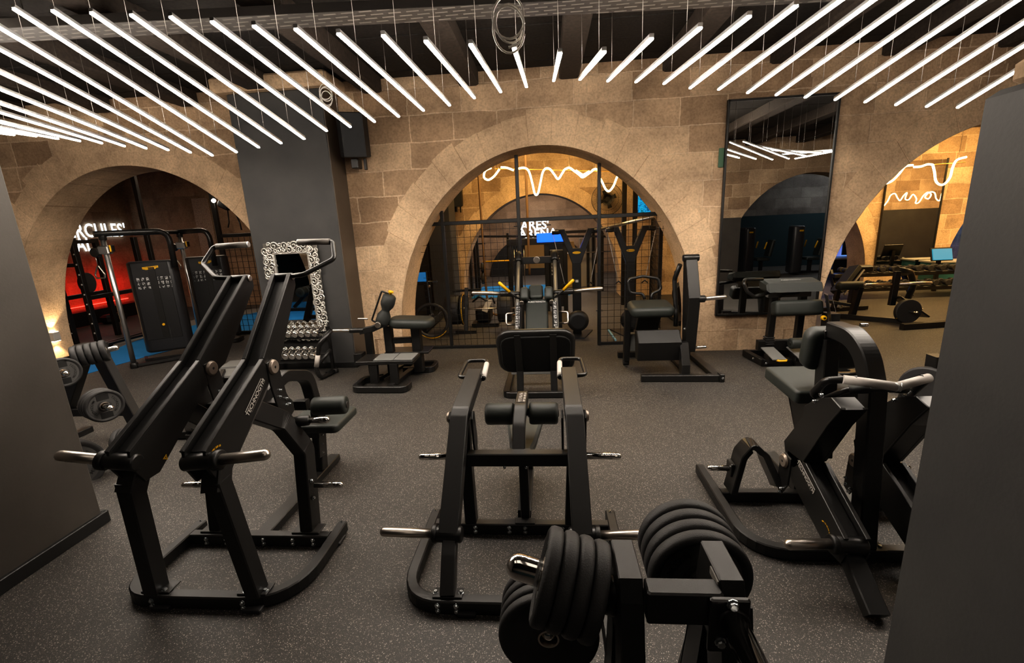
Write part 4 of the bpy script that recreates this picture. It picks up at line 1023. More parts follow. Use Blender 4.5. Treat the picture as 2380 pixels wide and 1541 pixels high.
# ------------------------------------------------------------------ tall wall mirror
T = thing('wall_mirror', 'tall black-framed mirror hung on the stone wall right of the middle arch', 'mirror', (3.16, 6.77, .55))
mx0, mx1, mz0, mz1 = 2.46, 3.86, .56, 3.47
m = MB(); m.box(((mx0+mx1)/2, 6.765, (mz0+mz1)/2), (mx1-mx0-.02, .012, mz1-mz0-.02), ch=.001); m.build('mirror_pane', MIRROR, T)
m = MB()
for x in (mx0, mx1): m.box((x, 6.765, (mz0+mz1)/2), (.028, .045, mz1-mz0+.03), ch=.004)
for z in (mz0, mz1): m.box(((mx0+mx1)/2, 6.765, z), (mx1-mx0+.03, .045, .028), ch=.004)
m.build('mirror_frame', BLACK, T)
# ------------------------------------------------------------------ I: hip thrust machine, right of the middle arch
I_ = thing('hip_thrust_machine', 'black machine with square seat, loop handle and tall angled arm before the wire mesh', 'gym machine', (1.5, 5.9, 0))
beamp(I_, 'front_foot', [(1.13, 5.50, .045), (2.07, 5.46, .045)], .085, .07, b=Z_)
boxp(I_, 'foot_end', (2.09, 5.46, .05), (.06, .10, .10))
beamp(I_, 'base_rail', [(2.06, 5.48, .04), (2.04, 6.62, .04)], .09, .06); beamp(I_, 'base_rail', [(1.76, 5.50, .04), (1.74, 6.5, .04)], .07, .05)
beamp(I_, 'rear_foot', [(1.0, 6.55, .045), (2.1, 6.6, .045)], .08, .07, b=Z_)
beamp(I_, 'side_column', [(1.06, 6.18, .08), (1.06, 6.10, .82)], .08, .10)
m = MB(); m.cyl((1.02, 6.2, .045), (1.10, 6.2, .045), .045, 16); m.build('transport_wheel', RUBBER, I_)
prismp(I_, 'front_panel', [(1.38, 5.74, .60), (1.38, 5.60, .47), (1.38, 5.66, .22), (1.38, 5.80, .22), (1.38, 5.86, .58)], (.54, 0, 0), BLACK, .01)
boxp(I_, 'rear_panel', (1.15, 6.25, .32), (.10, .12, .25), TREAD)
padp(I_, 'seat', (1.33, 5.98, .84), (.56, .46, .14), Rx(.10), .06, .10, n=5)
beamp(I_, 'seat_bracket', [(1.33, 6.0, .78), (1.33, 6.2, .5)], .3, .08)
tubep(I_, 'loop_handle', [(1.30, 6.20, .93), (1.28, 6.22, 1.0), (1.10, 6.22, 1.02), (1.08, 6.25, 1.20), (1.28, 6.26, 1.235), (1.48, 6.25, 1.20), (1.53, 6.22, 1.05), (1.40, 6.22, 1.0), (1.39, 6.20, .92)], .020, BLACK2, .06)
prismp(I_, 'side_arm', [(1.79, 5.95, 1.47), (1.79, 5.83, 1.47), (1.79, 5.64, 1.02), (1.79, 5.74, .30), (1.79, 5.86, .30), (1.79, 5.90, .95)], (.14, 0, 0), BLACK, .008)
m = MB(); m.cyl((1.70, 5.89, 1.49), (1.89, 5.89, 1.49), .045, 16); m.build('arm_hub', BLACK2, I_)
tubep(I_, 'inner_link', [(1.69, 5.98, 1.40), (1.66, 6.1, 1.2), (1.68, 6.05, .8), (1.66, 5.95, .6)], .03, BLACK, .1)
m = MB(); m.cyl((1.84, 5.68, 1.0), (1.92, 5.68, 1.0), .045, 16); m.build('horn_collar', BLACK2, I_)
horn(I_, (1.88, 5.68, 1.0), (1, .0, .05), .30, .0265, mt=STEEL)
horn(I_, (1.95, 6.3, .20), (1, .1, 0), .25, .022, 'storage_horn')
boxp(I_, 'horn_post', (1.92, 6.3, .16), (.08, .08, .22))
prismp(I_, 'pale_leg', [(1.68, 5.62, .46), (1.68, 5.70, .46), (1.68, 5.62, .06), (1.68, 5.50, .06), (1.68, 5.50, .20)], (.10, 0, 0), BLACK2)
for z in (.62, .40): bolt(I_, (1.70, 5.70, z), -Y_, .012)
bolt(I_, (2.09, 5.40, .06), -Y_, .012)
# ------------------------------------------------------------------ J: standing pad machine under the wall mirror
J = thing('glute_kickback_machine', 'black standing machine with two long upholstered pads under the tall wall mirror', 'gym machine', (3.2, 6.1, 0))
m = MB(); m.beam([(2.80, 6.50, .05), (2.84, 6.0, .05)], .09, .07, b=Z_); m.build('base_rail', BLACK, J)
beamp(J, 'front_foot', [(2.84, 6.02, .05), (3.62, 6.02, .05)], .08, .06, b=Z_)
beamp(J, 'rear_foot', [(2.80, 6.48, .05), (3.62, 6.48, .05)], .08, .06, b=Z_)
beamp(J, 'cross_box', [(2.86, 6.28, .22), (3.44, 6.28, .22)], .14, .08, b=Z_)
bolt(J, (2.86, 5.985, .05), -Y_, .014); bolt(J, (2.79, 6.2, .05), -X_, .014)
for x in (3.01, 3.38): beamp(J, 'column', [(x, 6.28, .08), (x+.02, 6.28, .95)], .085, .085)
m = MB()
for k in range(4): m.box((3.01, 6.28, .24+.03*k), (.115, .11, .018), ch=.006)
m.build('rubber_bellows', RUBBER, J)
m = MB(); m.prism([(3.19, 6.05, .985), (3.19, 6.10, 1.10), (3.19, 6.32, 1.135), (3.19, 6.36, 1.05), (3.19, 6.30, .985)], (.70, 0, 0), .025); m.build('upper_pad', LEATHER, J)
text_mesh('PURESTRENGTH', .034, frame((3.19, 6.21, 1.1235), (1, 0, 0), (0, .988, .157)), 'pad_lettering', WHITE, J, .0006, 0)
padp(J, 'lower_pad', (3.22, 6.06, .775), (.60, .18, .20), Rx(-.25), .05, .05, n=5)
boxp(J, 'pad_beam', (3.2, 6.26, .94), (.55, .08, .10), TREAD)
for s in (-1,):
    tubep(J, 'bent_handle', [(3.0, 6.2, .98), (2.70, 6.12, .93), (2.60, 6.10, 1.0), (2.55, 6.12, 1.12), (2.60, 6.2, 1.15), (2.85, 6.25, 1.14)], .022, BLACK2, .05)
tubep(J, 'inner_handle', [(3.05, 6.18, .90), (3.08, 6.15, .93), (3.28, 6.15, .955), (3.30, 6.17, 1.0)], .014, BLACK2, .03)
prismp(J, 'side_column', [(3.47, 5.86, .97), (3.50, 5.99, .97), (3.58, 6.00, .74), (3.66, 5.95, .30), (3.56, 5.80, .30), (3.50, 5.80, .72)], V((.06, .10, 0)), BLACK2)
boxp(J, 'column_panel', (3.62, 6.0, .42), (.14, .16, .58), BLACK)
m = MB(); m.beam([(3.52, 5.86, .95), (3.575, 5.83, .74)], .05, .003, b=V((.5, .85, 0)), ch=.0008); m.build('exercise_pictogram', PICTO, J)
m = MB(); m.cyl((3.44, 5.86, .68), (3.44, 5.82, .68), .030, 16); o = m.build('yellow_knob', YELLOW, J)
m = MB(); m.cyl((3.44, 5.822, .68), (3.44, 5.812, .68), .014, 12); m.build('knob_cap', BLACK, o)
roller(J, (3.12, 5.95, .325), (3.37, 5.97, .325), .072)
beamp(J, 'roller_arm', [(3.24, 6.0, .32), (3.24, 6.25, .25)], .05, .05)
for x in (2.93, 3.26):
    boxp(J, 'foot_tread', (x, 5.96, .19), (.17, .36, .02), TREAD, Rx(.18)); boxp(J, 'tread_bracket', (x-.02, 6.0, .11), (.09, .16, .10))
tubep(J, 'yellow_lever', [(2.90, 5.80, .15), (2.92, 5.77, .145), (3.0, 5.77, .145), (3.02, 5.80, .15)], .014, YELLOW, .02)
# ------------------------------------------------------------------ K: hack squat machine before the doorway
K = thing('hack_squat_machine', 'black squat sled with grey-green back pad and yellow handles before the middle arch', 'gym machine', (-.18, 5.9, 0))
kx = -.165
# foot plate, seen from its underside
fr = Rx(math.radians(-63))   # plate normal points up and away from the viewer
pc = V((kx, 5.06, .555))
M3 = Matrix(((1, 0, 0), (0, math.sin(.42), -math.cos(.42)), (0, math.cos(.42), math.sin(.42))))
m = MB(); m.pad(pc, (.90, .66, .075), Rx(math.radians(-62)), .03, 4, .16); m.build('foot_plate', BLACK2, K)
m = MB(); m.pad(pc+V((0, -.028, -.02)), (.80, .54, .04), Rx(math.radians(-62)), .012, 3, .12); m.build('plate_underside', simple('matt_underside', (.006, .006, .006), .8), K)
for s in (-1, 1):
    beamp(K, 'plate_strut', [(kx+s*.20, 4.90, .80), (kx+s*.20, 5.12, .30), (kx+s*.20, 5.05, .05)], .08, .05, b=X_)
    beamp(K, 'side_rail', [(kx+s*.36, 5.0, .05), (kx+s*.36, 7.0, .05)], .07, .07)
    tubep(K, 'guide_rod', [(kx+s*.255, 5.35, .42), (kx+s*.265, 6.72, 1.50)], .028, ROD, 0, 14)
    m = MB(); m.cyl((kx+s*.265, 6.66, 1.46), (kx+s*.265, 6.80, 1.58), .052, 16, .01); m.build('rod_cap', BLACK2, K)
    beamp(K, 'side_frame', [(kx+s*.245, 5.55, .46), (kx+s*.245, 6.15, .96)], .085, .15)
    beamp(K, 'rear_upright', [(kx+s*.33, 6.95, .05), (kx+s*.30, 6.78, 1.48)], .08, .10)
    m = MB(); m.cyl((kx+s*.20, 6.16, 1.06), (kx+s*.50, 6.14, 1.08), .040, 16); m.build('horn_barrel', BLACK2, K)
    horn(K, (kx+s*.48, 6.14, 1.08), V((s, .0, .06)), .42, .0265, mt=STEEL)
    y0_ = V((kx+s*.36, 6.0, 1.12)); y1_ = V((kx+s*.485, 5.98, 1.245))
    tubep(K, 'handle_bar', [(kx+s*.24, 6.08, 1.0), y0_], .016, BLACK2, 0)
    m = MB(); m.tube([y0_, y1_], .022, 14, dome=True); m.build('yellow_grip', YELLOW, K)
    padp(K, 'shoulder_pad', (kx+s*.165, 6.12, 1.05), (.12, .17, .19), Rx(-.6), .04, .04)
    tubep(K, 'side_loop', [(kx+s*.28, 5.95, .84), (kx+s*.41, 5.92, .84), (kx+s*.41, 5.86, .70), (kx+s*.28, 5.88, .70)], .014, STEEL, .03)
    m = MB(); m.cyl((kx+s*.20, 5.98, .98), (kx+s*.20, 5.95, .97), .03, 14); m.build('pivot_cap', STEEL, K)
tl_ = Rx(math.atan2(.50, .62))
m = MB(); m.pad((kx, 5.93, .79), (.30, .56, .08), Rx(math.radians(40)), .03, 4, .05); m.build('back_pad', LEATHER, K)
m = MB(); m.pad((kx-.01, 6.20, 1.07), (.20, .24, .09), Rx(math.radians(44)), .035, 4, .05); m.build('head_pad', LEATHER, K)
text_mesh('PURESTRENGTH', .032, frame((kx, 6.045, 1.01-.045), (1, 0, 0), (0, .64, .77)), 'pad_lettering', WHITE, K, .0005, 0)
beamp(K, 'top_crossbar', [(kx-.33, 6.76, 1.47), (kx+.33, 6.76, 1.47)], .10, .08, b=Z_)
m = MB(); m.lathe((kx+.0, 6.715, 1.475), -Y_, [(.05, 0), (.05, .004), (.045, .006)], 20); m.build('crossbar_emblem', STEEL, K)
beamp(K, 'middle_crossbar', [(kx-.30, 5.5, .40), (kx+.30, 5.5, .40)], .09, .07, b=Z_)
m = MB(); m.beam(fil([(kx-.38, 5.45, .04), (kx-.38, 5.0, .04), (kx+.38, 5.0, .04), (kx+.38, 5.45, .04)], .10, 6), .07, .055, b=Z_); m.build('front_foot_rail', BLACK, K)
boxp(K, 'pale_tread', (kx, 5.40, .19), (.66, .07, .05), TREAD)
for s in (-1, 1):
    o = MB(); o.beam([(kx+s*.245, 5.64, .665), (kx+s*.245, 5.96, .93)], .05, .004, b=X_, ch=.0008); po = o.build('exercise_pictogram', PICTO, K); po.location += V((0, -.052, .058))
# ------------------------------------------------------------------ steel partition with wire mesh in the middle arch
PT = thing('mesh_partition', 'black steel frame partition with wire mesh and an open doorway filling the middle arch', 'partition', (-.1, 7.3, 0))
def fbar(n_, p, q, w=.05, d=.05): return beamp(PT, n_, [p, q], w, d, b=(Y_ if abs(V(q).x-V(p).x) > .1 else X_))
def zarch(x): return .3+2.77*math.sqrt(max(0, 1-((x+.07)/2.26)**2))
for x in (-1.66, -.44, .81): fbar('frame_post', (x, 7.3, .0), (x, 7.3, zarch(x)-.01), .055, .055)
fbar('top_rail', (-1.98, 7.3, 2.06), (1.80, 7.3, 2.06), .05, .06)
fbar('bottom_rail', (-2.28, 7.3, .025), (-.44, 7.3, .025)); fbar('bottom_rail', (.81, 7.3, .025), (2.13, 7.3, .025))
for s in (-1, 1): bolt(PT, (.81+s*.04, 7.27, .58), -Y_, .012)
def wire_mesh(par, x0_, x1_, z0_, z1_, y, st=.105, r=.003, limit=None):
    m = MB(); x = x0_+st
    while x < x1_-.01:
        zt = min(z1_, limit(x)) if limit else z1_
        if zt > z0_: m.box((x, y, (z0_+zt)/2), (2*r, 2*r, zt-z0_), ch=.0005)
        x += st
    z = z0_+st
    while z < z1_-.01:
        xa, xb = x0_, x1_
        m.box(((xa+xb)/2, y, z), (xb-xa, 2*r, 2*r), ch=.0005); z += st
    return m.build('wire_mesh', BLACK2, par)
wire_mesh(PT, .84, 1.80, .05, 2.03, 7.3); wire_mesh(PT, -1.64, -.47, .05, 2.03, 7.3); wire_mesh(PT, -2.05, -1.68, .05, 1.75, 7.3)
# side mesh run behind, right
P2 = thing('mesh_partition', 'black wire-mesh side screen running back behind the open arch door', 'partition', (2.05, 8.4, 0))
beamp(P2, 'frame_post', [(2.02, 8.4, 0), (2.02, 8.4, 2.05)], .06, .06); beamp(P2, 'frame_post', [(2.35, 10.6, 0), (2.35, 10.6, 2.05)], .05, .05)
beamp(P2, 'top_rail', [(2.02, 8.4, 2.03), (2.35, 10.6, 2.03)], .05, .05, b=Z_); beamp(P2, 'bottom_rail', [(2.02, 8.4, .03), (2.35, 10.6, .03)], .05, .05, b=Z_)
m = MB()
for k in range(1, 21):
    f = k/21; m.box((2.02+.33*f, 8.4+2.2*f, 1.03), (.006, .006, 2.0), ch=.0005)
for k in range(1, 19): m.beam([(2.02, 8.4, .03+k*.105), (2.35, 10.6, .03+k*.105)], .006, .006, b=Z_, ch=.0005)
m.build('wire_mesh', BLACK2, P2)
tubep(P2, 'slanting_light_bar', [(2.02, 8.38, 2.05), (1.05, 9.2, 1.83)], .03, ALU, 0, 8)
for (xx, yy, zz) in ((1.36, 11.6, 3.0), (1.72, 11.7, 2.9)):
    pass
P3 = thing('ceiling_post', 'pair of dark uprights between the fan and the blue screen', 'post', (1.85, 10.9, 0))
beamp(P3, 'upright', [(1.78, 10.9, 0), (1.78, 10.9, 4.06)], .10, .08); beamp(P3, 'upright', [(2.08, 11.2, 0), (2.08, 11.2, 4.06)], .10, .08)
# ------------------------------------------------------------------ Y-shaped cable machines behind the partition
def ymachine(x, y, label):
    T = thing('cable_machine', label, 'gym machine', (x, y, 0), None)
    prismp(T, 'base_plate', [(x-.10, y-.35, .012), (x+.10, y-.35, .012), (x+.30, y+.25, .012), (x-.30, y+.25, .012)], (0, 0, .024), DARKGREY)
    m = MB(); m.lathe((x+.0, y-.17, .30), -Y_, [(.12, 0), (.175, .015), (.19, .06), (.175, .12), (.12, .14)], 28); m.build('round_housing', SPKR, T)
    beamp(T, 'column', [(x, y, .02), (x, y, 1.34)], .15, .12)
    boxp(T, 'pale_tag', (x, y-.066, .98), (.05, .004, .045), LABEL)
    prismp(T, 'yoke', [(x-.075, y, 1.28), (x-.13, y, 1.44), (x-.27, y, 1.80), (x-.36, y, 1.80), (x-.36, y, 1.88), (x-.20, y, 1.88), (x-.065, y, 1.55), (x+.065, y, 1.55), (x+.20, y, 1.88), (x+.36, y, 1.88), (x+.36, y, 1.80), (x+.27, y, 1.80), (x+.13, y, 1.44), (x+.075, y, 1.28)], (0, .13, 0), DARKGREY, .01)
    m = MB(); m.lathe((0, 0, 0), -Y_, [(.045, 0), (.045, .004), (.04, .006)], 24)
    for v in m.bm.verts: v.co = V((x+v.co.x*1.6, y-.066+v.co.y, 1.475+v.co.z*.5))
    m.build('yellow_badge', YELLOW, T)
    for s in (-1, 1):
        m = MB(); m.cyl((x+s*.30, y-.07, 1.83), (x+s*.42, y-.07, 1.83), .035, 14); m.build('pulley_head', BLACK2, T)
        tubep(T, 'pull_cable', [(x+s*.40, y-.10, 1.80), (x+s*.22, y-.20, .95)], .006, LABEL, 0, 6)
        tubep(T, 'pull_handle', [(x+s*.22-.05, y-.20, .93), (x+s*.22, y-.20, .97), (x+s*.22+.05, y-.20, .93)], .012, BLACK2, 0, 8)
    return T
ymachine(.50, 8.05, 'Y-shaped dark cable machine directly behind the sled, left of the arch post')
ymachine(1.42, 8.05, 'Y-shaped dark cable machine behind the wire mesh, right of the arch post')
b_ = thing('foam_bar', 'pale blue bar lying on the floor behind the wire mesh', 'bar', Zp(1425, 780, .02))
q0, q1 = Zp(1414, 767, .02), Zp(1431, 791, .02); m = MB(); m.beam([q0, q1], .035, .03, b=Z_); m.build('bar_body', simple('pale_blue', (.18, .36, .50), .5), b_)
# ------------------------------------------------------------------ neon squiggles
def smooth(pts, n=7):
    P = [V(p) for p in pts]; out = []
    for i in range(len(P)-1):
        a, b, c, d = P[max(0, i-1)], P[i], P[i+1], P[min(len(P)-1, i+2)]
        for k in range(n):
            t = k/n
            out.append(.5*((2*b)+(c-a)*t+(2*a-5*b+4*c-d)*t*t+(3*b-a-3*c+d)*t**3))
    out.append(P[-1]); return out
def neon(label, Yv, strokes, bars, wires, r=.018):
    p = Yp(*strokes[0][0], Yv)
    T = thing('hanging_neon_sign', label, 'neon sign', p)
    for st in strokes:
        m = MB(); m.tube(smooth([Yp(a, b, Yv) for a, b in st]), r, 8); m.build('neon_stroke', NEON, T)
    for a, b in bars: tubep(T, 'carrier_bar', [Yp(*a, Yv+.03), Yp(*b, Yv+.03)], .008, simple('brass_rod', (.6, .35, .08), .4, .6) if 'brass_rod' not in bpy.data.materials else bpy.data.materials['brass_rod'], 0, 8)
    for a in wires:
        q = Yp(*a, Yv); m = MB(); m.tube([q, (q.x, q.y, 4.06)], .003, 5); m.build('hanging_wire', WIRE, T)
    return T
neon('warm neon squiggle hanging in the room behind the middle arch', 9.0, [
    [(1142, 390), (1128, 397), (1125, 412), (1135, 418), (1148, 410), (1161, 393)],
    [(1164, 389), (1178, 390), (1194, 396)],
    [(1205, 392), (1218, 390), (1229, 398), (1237, 425), (1243, 450), (1250, 450), (1256, 425), (1261, 402), (1268, 392), (1278, 393), (1288, 405), (1297, 416), (1306, 404), (1312, 394)],
    [(1312, 394), (1323, 390), (1334, 397), (1346, 406), (1354, 412), (1366, 405), (1378, 396)],
    [(1338, 396), (1350, 404), (1356, 406), (1370, 398)],
    [(1376, 396), (1384, 393), (1392, 397), (1393, 410), (1400, 424), (1408, 440), (1416, 444), (1426, 432), (1434, 412), (1443, 400)]],
    [((1150, 392), (1443, 399))], [(1158, 391), (1323, 389), (1384, 392)])
neon('warm neon squiggle hanging beyond the arch at the right pier', 9.2, [
    [(2058, 427), (2074, 420), (2090, 404), (2104, 387), (2122, 384)], [(2124, 388), (2140, 387), (2156, 382), (2168, 383)],
    [(2168, 383), (2172, 400), (2175, 420), (2184, 429), (2196, 427), (2208, 412), (2214, 390), (2224, 372), (2246, 365)]],
    [((2150, 384), (2244, 377))], [(2227, 372)])
NM = [[(2055, 478), (2064, 466), (2070, 454), (2080, 450), (2086, 460), (2092, 466), (2100, 455), (2108, 448), (2104, 462), (2112, 464), (2122, 452), (2130, 462), (2128, 472), (2136, 470), (2146, 455), (2156, 447), (2164, 452), (2158, 462), (2150, 458), (2160, 447), (2172, 448), (2176, 462), (2184, 466), (2189, 450), (2192, 440)]]
T = thing('hanging_neon_sign', 'warm neon scribble seen reflected in the mirror of the yellow room', 'neon sign', (11.2, 9.2, 2.7))
for st in NM:
    pts = []
    for a_, b2 in st:
        p = Yp(a_, b2, 15.1); pts.append((p.x, 9.2, p.z))
    m = MB(); m.tube(smooth(pts), .015, 8); m.build('neon_stroke', NEON, T)
    for p in (pts[4], pts[-4]): m = MB(); m.tube([p, (p[0], p[1], 4.06)], .003, 5); m.build('hanging_wire', WIRE, T)
# ------------------------------------------------------------------ room behind the middle arch
T = thing('hanging_fan', 'round black wall fan under the end of the neon squiggle', 'fan', Yp(1411, 463, 11.8))
c = Yp(1411, 463, 11.75); m = MB(); R = .38
for k in range(84):
    a = 2*PI*k/84; d = V((math.cos(a), 0, math.sin(a)))
    m.tube([c+d*.06+V((0, -.10, 0)), c+d*.22+V((0, -.11, 0)), c+d*R], .004, 4)
for rr, yy in ((R, 0), (.27, -.09), (.15, -.105)): m.tube([c+V((rr*math.cos(2*PI*k/32), yy, rr*math.sin(2*PI*k/32))) for k in range(32)], .007 if rr == R else .004, 5, closed=True)
m.build('wire_guard', BLACK2, T)
m = MB()
for k in range(4):
    a = PI/2*k+.4; d = V((math.cos(a), 0, math.sin(a))); e = V((-math.sin(a), .3, math.cos(a)))
    m.prism([c+d*.05-e*.03, c+d*.22-e*.07, c+d*.23+e*.04, c+d*.05+e*.03], (0, .006, 0), .001)
m.build('fan_blades', BLACK, T)
m = MB(); m.cyl(c+V((0, -.09, 0)), c+V((0, .16, 0)), .075, 16); m.build('motor_hub', BLACK, T)
m = MB(); m.box(c+V((0, .25, 0)), (.06, .26, .06)); m.build('wall_bracket', BLACK, T)
T = thing('wall_screen', 'wall screen showing a blue sea picture, right of the fan', 'screen', Yp(1510, 470, 11.9))
a, b_, c2 = Yp(1483, 444, 11.9), Yp(1481, 497, 11.9), Yp(1552, 494, 11.9)
m = MB(); m.box(((a.x+c2.x)/2, 11.92, (a.z+b_.z)/2), (c2.x-a.x+.04, .05, a.z-b_.z+.04)); m.build('screen_case', BLACK, T)
m = MB(); m.box(((a.x+c2.x)/2, 11.89, (a.z+b_.z)/2), (c2.x-a.x, .012, a.z-b_.z), ch=.001); m.build('screen_glass', TVM, T)
# treadmill on the left
T = thing('treadmill', 'dark treadmill with a glowing blue console left behind the partition', 'treadmill', (-2.6, 8.9, 0))
boxp(T, 'running_deck', (-2.75, 9.1, .12), (.75, 1.5, .16), SPKR); boxp(T, 'motor_cover', (-2.65, 8.55, .26), (.7, .4, .2), SPKR, ch=.03)
for x in (-2.95, -2.35): beamp(T, 'upright', [(x, 8.6, .2), (x, 8.5, 1.0)], .07, .10)
tubep(T, 'hand_rail', [(-2.3, 9.2, .92), (-2.28, 8.7, .98), (-2.40, 8.5, 1.0)], .02, BLACK2, .05); tubep(T, 'hand_rail', [(-3.0, 9.2, .92), (-3.02, 8.7, .98), (-2.9, 8.5, 1.0)], .02, BLACK2, .05)
beamp(T, 'console_bar', [(-2.95, 8.5, .98), (-2.35, 8.5, .98)], .07, .06, b=Y_)
a, b_ = Yp(955, 634, 8.5), Yp(991, 654, 8.5)
m = MB(); m.box(((a.x+b_.x)/2, 8.52, (a.z+b_.z)/2), (b_.x-a.x+.03, .03, a.z-b_.z+.04)); m.build('console_case', BLACK, T)
m = MB(); m.box(((a.x+b_.x)/2, 8.50, (a.z+b_.z)/2), (b_.x-a.x, .01, a.z-b_.z), ch=.001); m.build('console_screen', SCREEN, T)
bolt(T, (-2.28, 8.48, .92), -Y_, .02); tag(T, T['label'], T['category'])
# barbell on a deadlift frame
T = thing('loaded_barbell', 'barbell with thick black bumper plates held in a jack left of the sled', 'barbell', (-1.65, 8.6, 0))
tubep(T, 'bar', [(-2.12, 8.55, .44), (-.55, 8.62, .42)], .014, STEEL, 0, 10); tubep(T, 'bar_sleeve', [(-2.1, 8.56, .44), (-1.6, 8.58, .44)], .025, STEEL, 0, 12)
for x0_, x1_, r in ((-2.0, -1.72, .29), (-1.70, -1.66, .30), (-.98, -.72, .27)):
    m = MB(); m.cyl((x0_, 8.57, .43), (x1_, 8.57, .43), r, 36, .02); m.build('bumper_plate', RUBBER, T)
m = MB(); m.tube([(-1.655, 8.57+.295*math.cos(2*PI*k/36), .43+.295*math.sin(2*PI*k/36)) for k in range(36)], .008, 5, closed=True); m.build('yellow_rim', YELLOW, T)
beamp(T, 'jack_post', [(-1.60, 8.35, .0), (-1.58, 8.58, .85)], .07, .06); beamp(T, 'jack_foot', [(-1.8, 8.35, .03), (-1.4, 8.35, .03)], .08, .06, b=Y_)
beamp(T, 'jack_arm', [(-1.85, 8.55, .79), (-1.30, 8.60, .81)], .04, .04, b=Y_)
T = thing('floor_tyre_hoop', 'black hoop with yellow marks lying behind the dark seat, left of the partition post', 'hoop', (-2.15, 8.0, 0))
for rr, mt, nm in ((.30, RUBBER, 'hoop_body'), (.325, YELLOW, 'yellow_stripe')):
    m = MB(); m.tube([(-2.15+rr*math.cos(2*PI*k/40), 7.95, .355+rr*math.sin(2*PI*k/40)) for k in range(40)] if nm == 'hoop_body' else [(-2.15+rr*math.cos(PI+PI*.2+PI*.6*k/20), 7.93, .355+rr*math.sin(PI+PI*.2+PI*.6*k/20)) for k in range(21)], .03 if nm == 'hoop_body' else .008, 8, closed=(nm == 'hoop_body')); m.build(nm, mt, T)
T = thing('rowing_trainer', 'small black rowing trainer with pale footplate on the floor behind the partition', 'rower', (-1.35, 9.3, 0))
boxp(T, 'trainer_body', (-1.35, 9.2, .22), (.30, .5, .28), SPKR, ch=.04); boxp(T, 'pale_footplate', (-1.25, 8.95, .42), (.12, .03, .28), LABEL, Rx(-.5) @ Ry(.4)); boxp(T, 'floor_base', (-1.3, 9.2, .04), (.55, .7, .07), BLACK)
tubep(T, 'cable_bundle', [(-1.55, 9.0, .5), (-1.40, 8.95, .62), (-1.25, 9.0, .50), (-1.15, 9.05, .60), (-1.1, 9.0, .45)], .02, BLACK2, .06)
for i, (a, b_) in enumerate(((( 1110, 380), (1135, 700)), ((1222, 395), (1222, 660)))):
    pa, pb_ = Yp(*a, 10.0), Yp(*b_, 10.0)
    T = thing('hanging_climbing_rope', ['brown climbing rope hanging left of the sign, its end coiled on the floor', 'brown climbing rope hanging in front of the far white sign'][i], 'rope', (pa.x, 10, 0))
    pts = [(pa.x, 10, 4.0), (pa.x+.01, 10, 2.5), (pa.x+.02, 10, 1.2), (pa.x+.04, 10, .35), (pa.x+.15, 9.9, .08), (pa.x+.45, 9.8, .04), (pa.x+.75, 9.85, .04)]
    if i == 1: pts = [(pa.x, 10, 4.0), (pa.x, 10, 2.5), (pa.x, 10, .9)]
    m = MB(); m.tube(smooth(pts), .026, 8); m.build('rope_strand', ROPE, T)
# third space: sign, rig, rack
T = thing('hanging_wall_sign', 'white lit letters reading ARES\' ARENA on the far wall through both arches', 'sign', (-.3, 17.4, 1.9))
a, b_ = Yp(1213, 514, 17.4), Yp(1276, 533, 17.4)
f = .36
text_mesh("ARES'", .44, frame(((Yp(1243, 524, 17.4)).x, 17.4, Yp(1243, 524, 17.4).z), (1, 0, 0), (0, 0, 1)), 'lit_letters', SIGNW, T, .02, .007, spacing=1.0)
p = Yp(1250, 543, 17.4); text_mesh("ARENA", .44, frame((p.x, 17.4, p.z), (1, 0, 0), (0, 0, 1)), 'lit_letters', SIGNW, T, .02, .007, spacing=1.02)
m = MB(); m.box((p.x-.2, 17.45, p.z+.3), (1.4, .03, .04)); m.build('sign_rail', BLACK, T)
T = thing('power_rack', 'black power rack with plates on pegs inside the left foot of the second arch', 'rack', (-2.0, 13.4, 0))
for x, y in ((-2.25, 13.1), (-2.02, 13.1), (-2.25, 14.0), (-1.2, 14.0)): beamp(T, 'upright', [(x, y, 0), (x, y, 1.75)], .075, .075)
for z in (1.5, 1.15, .8, .5): beamp(T, 'plate_peg', [(-1.98, 13.06, z), (-1.78, 13.06, z)], .03, .03, b=Y_)
for z, r in ((.83, .14), (.52, .17)): m = MB(); m.cyl((-1.93, 13.06, z), (-1.84, 13.06, z), r, 24, .01); m.build('stored_plate', RUBBER, T)
beamp(T, 'top_beam', [(-2.25, 13.1, 1.72), (1.8, 13.1, 1.55)], .06, .06, b=Y_)
T = thing('cable_tower', 'black twin cable tower with a blue-lit header beneath the white sign', 'gym machine', (-.1, 10.4, 0))
a, b_ = Yp(1178, 566, 10.4), Yp(1318, 560, 10.4)
for x in (a.x+.06, -.02, b_.x-.05): beamp(T, 'tower_post', [(x, 10.4, 0), (x, 10.4, 1.60)], .10, .12)
boxp(T, 'header_beam', ((a.x+b_.x)/2, 10.4, 1.60), (b_.x-a.x, .16, .14), SPKR)
boxp(T, 'blue_light_panel', ((Yp(1280, 550, 10.3)).x, 10.31, 1.68), (.62, .02, .20), BLUEL)
for i in range(5): tubep(T, 'guide_rod', [(a.x+.16+.055*i, 10.38, .3), (a.x+.16+.055*i, 10.38, 1.52)], .009, STEEL, 0, 6)
boxp(T, 'weight_shell', (.20, 10.42, .75), (.34, .14, 1.3), SPKR, ch=.02); boxp(T, 'weight_stack', (a.x+.27, 10.42, .30), (.28, .14, .55), SPKR)
m = MB(); m.box((.16, 10.345, 1.05), (.16, .003, .45), ch=.0006); m.build('printed_chart', CHART, T)
tubep(T, 'barbell', [(a.x-.55, 10.2, 1.21), (a.x+.05, 10.2, 1.215)], .016, YELLOW, 0, 8)
T = thing('power_rack', 'black power rack behind the arch post, right foot of the second arch', 'rack', (1.4, 13.2, 0))
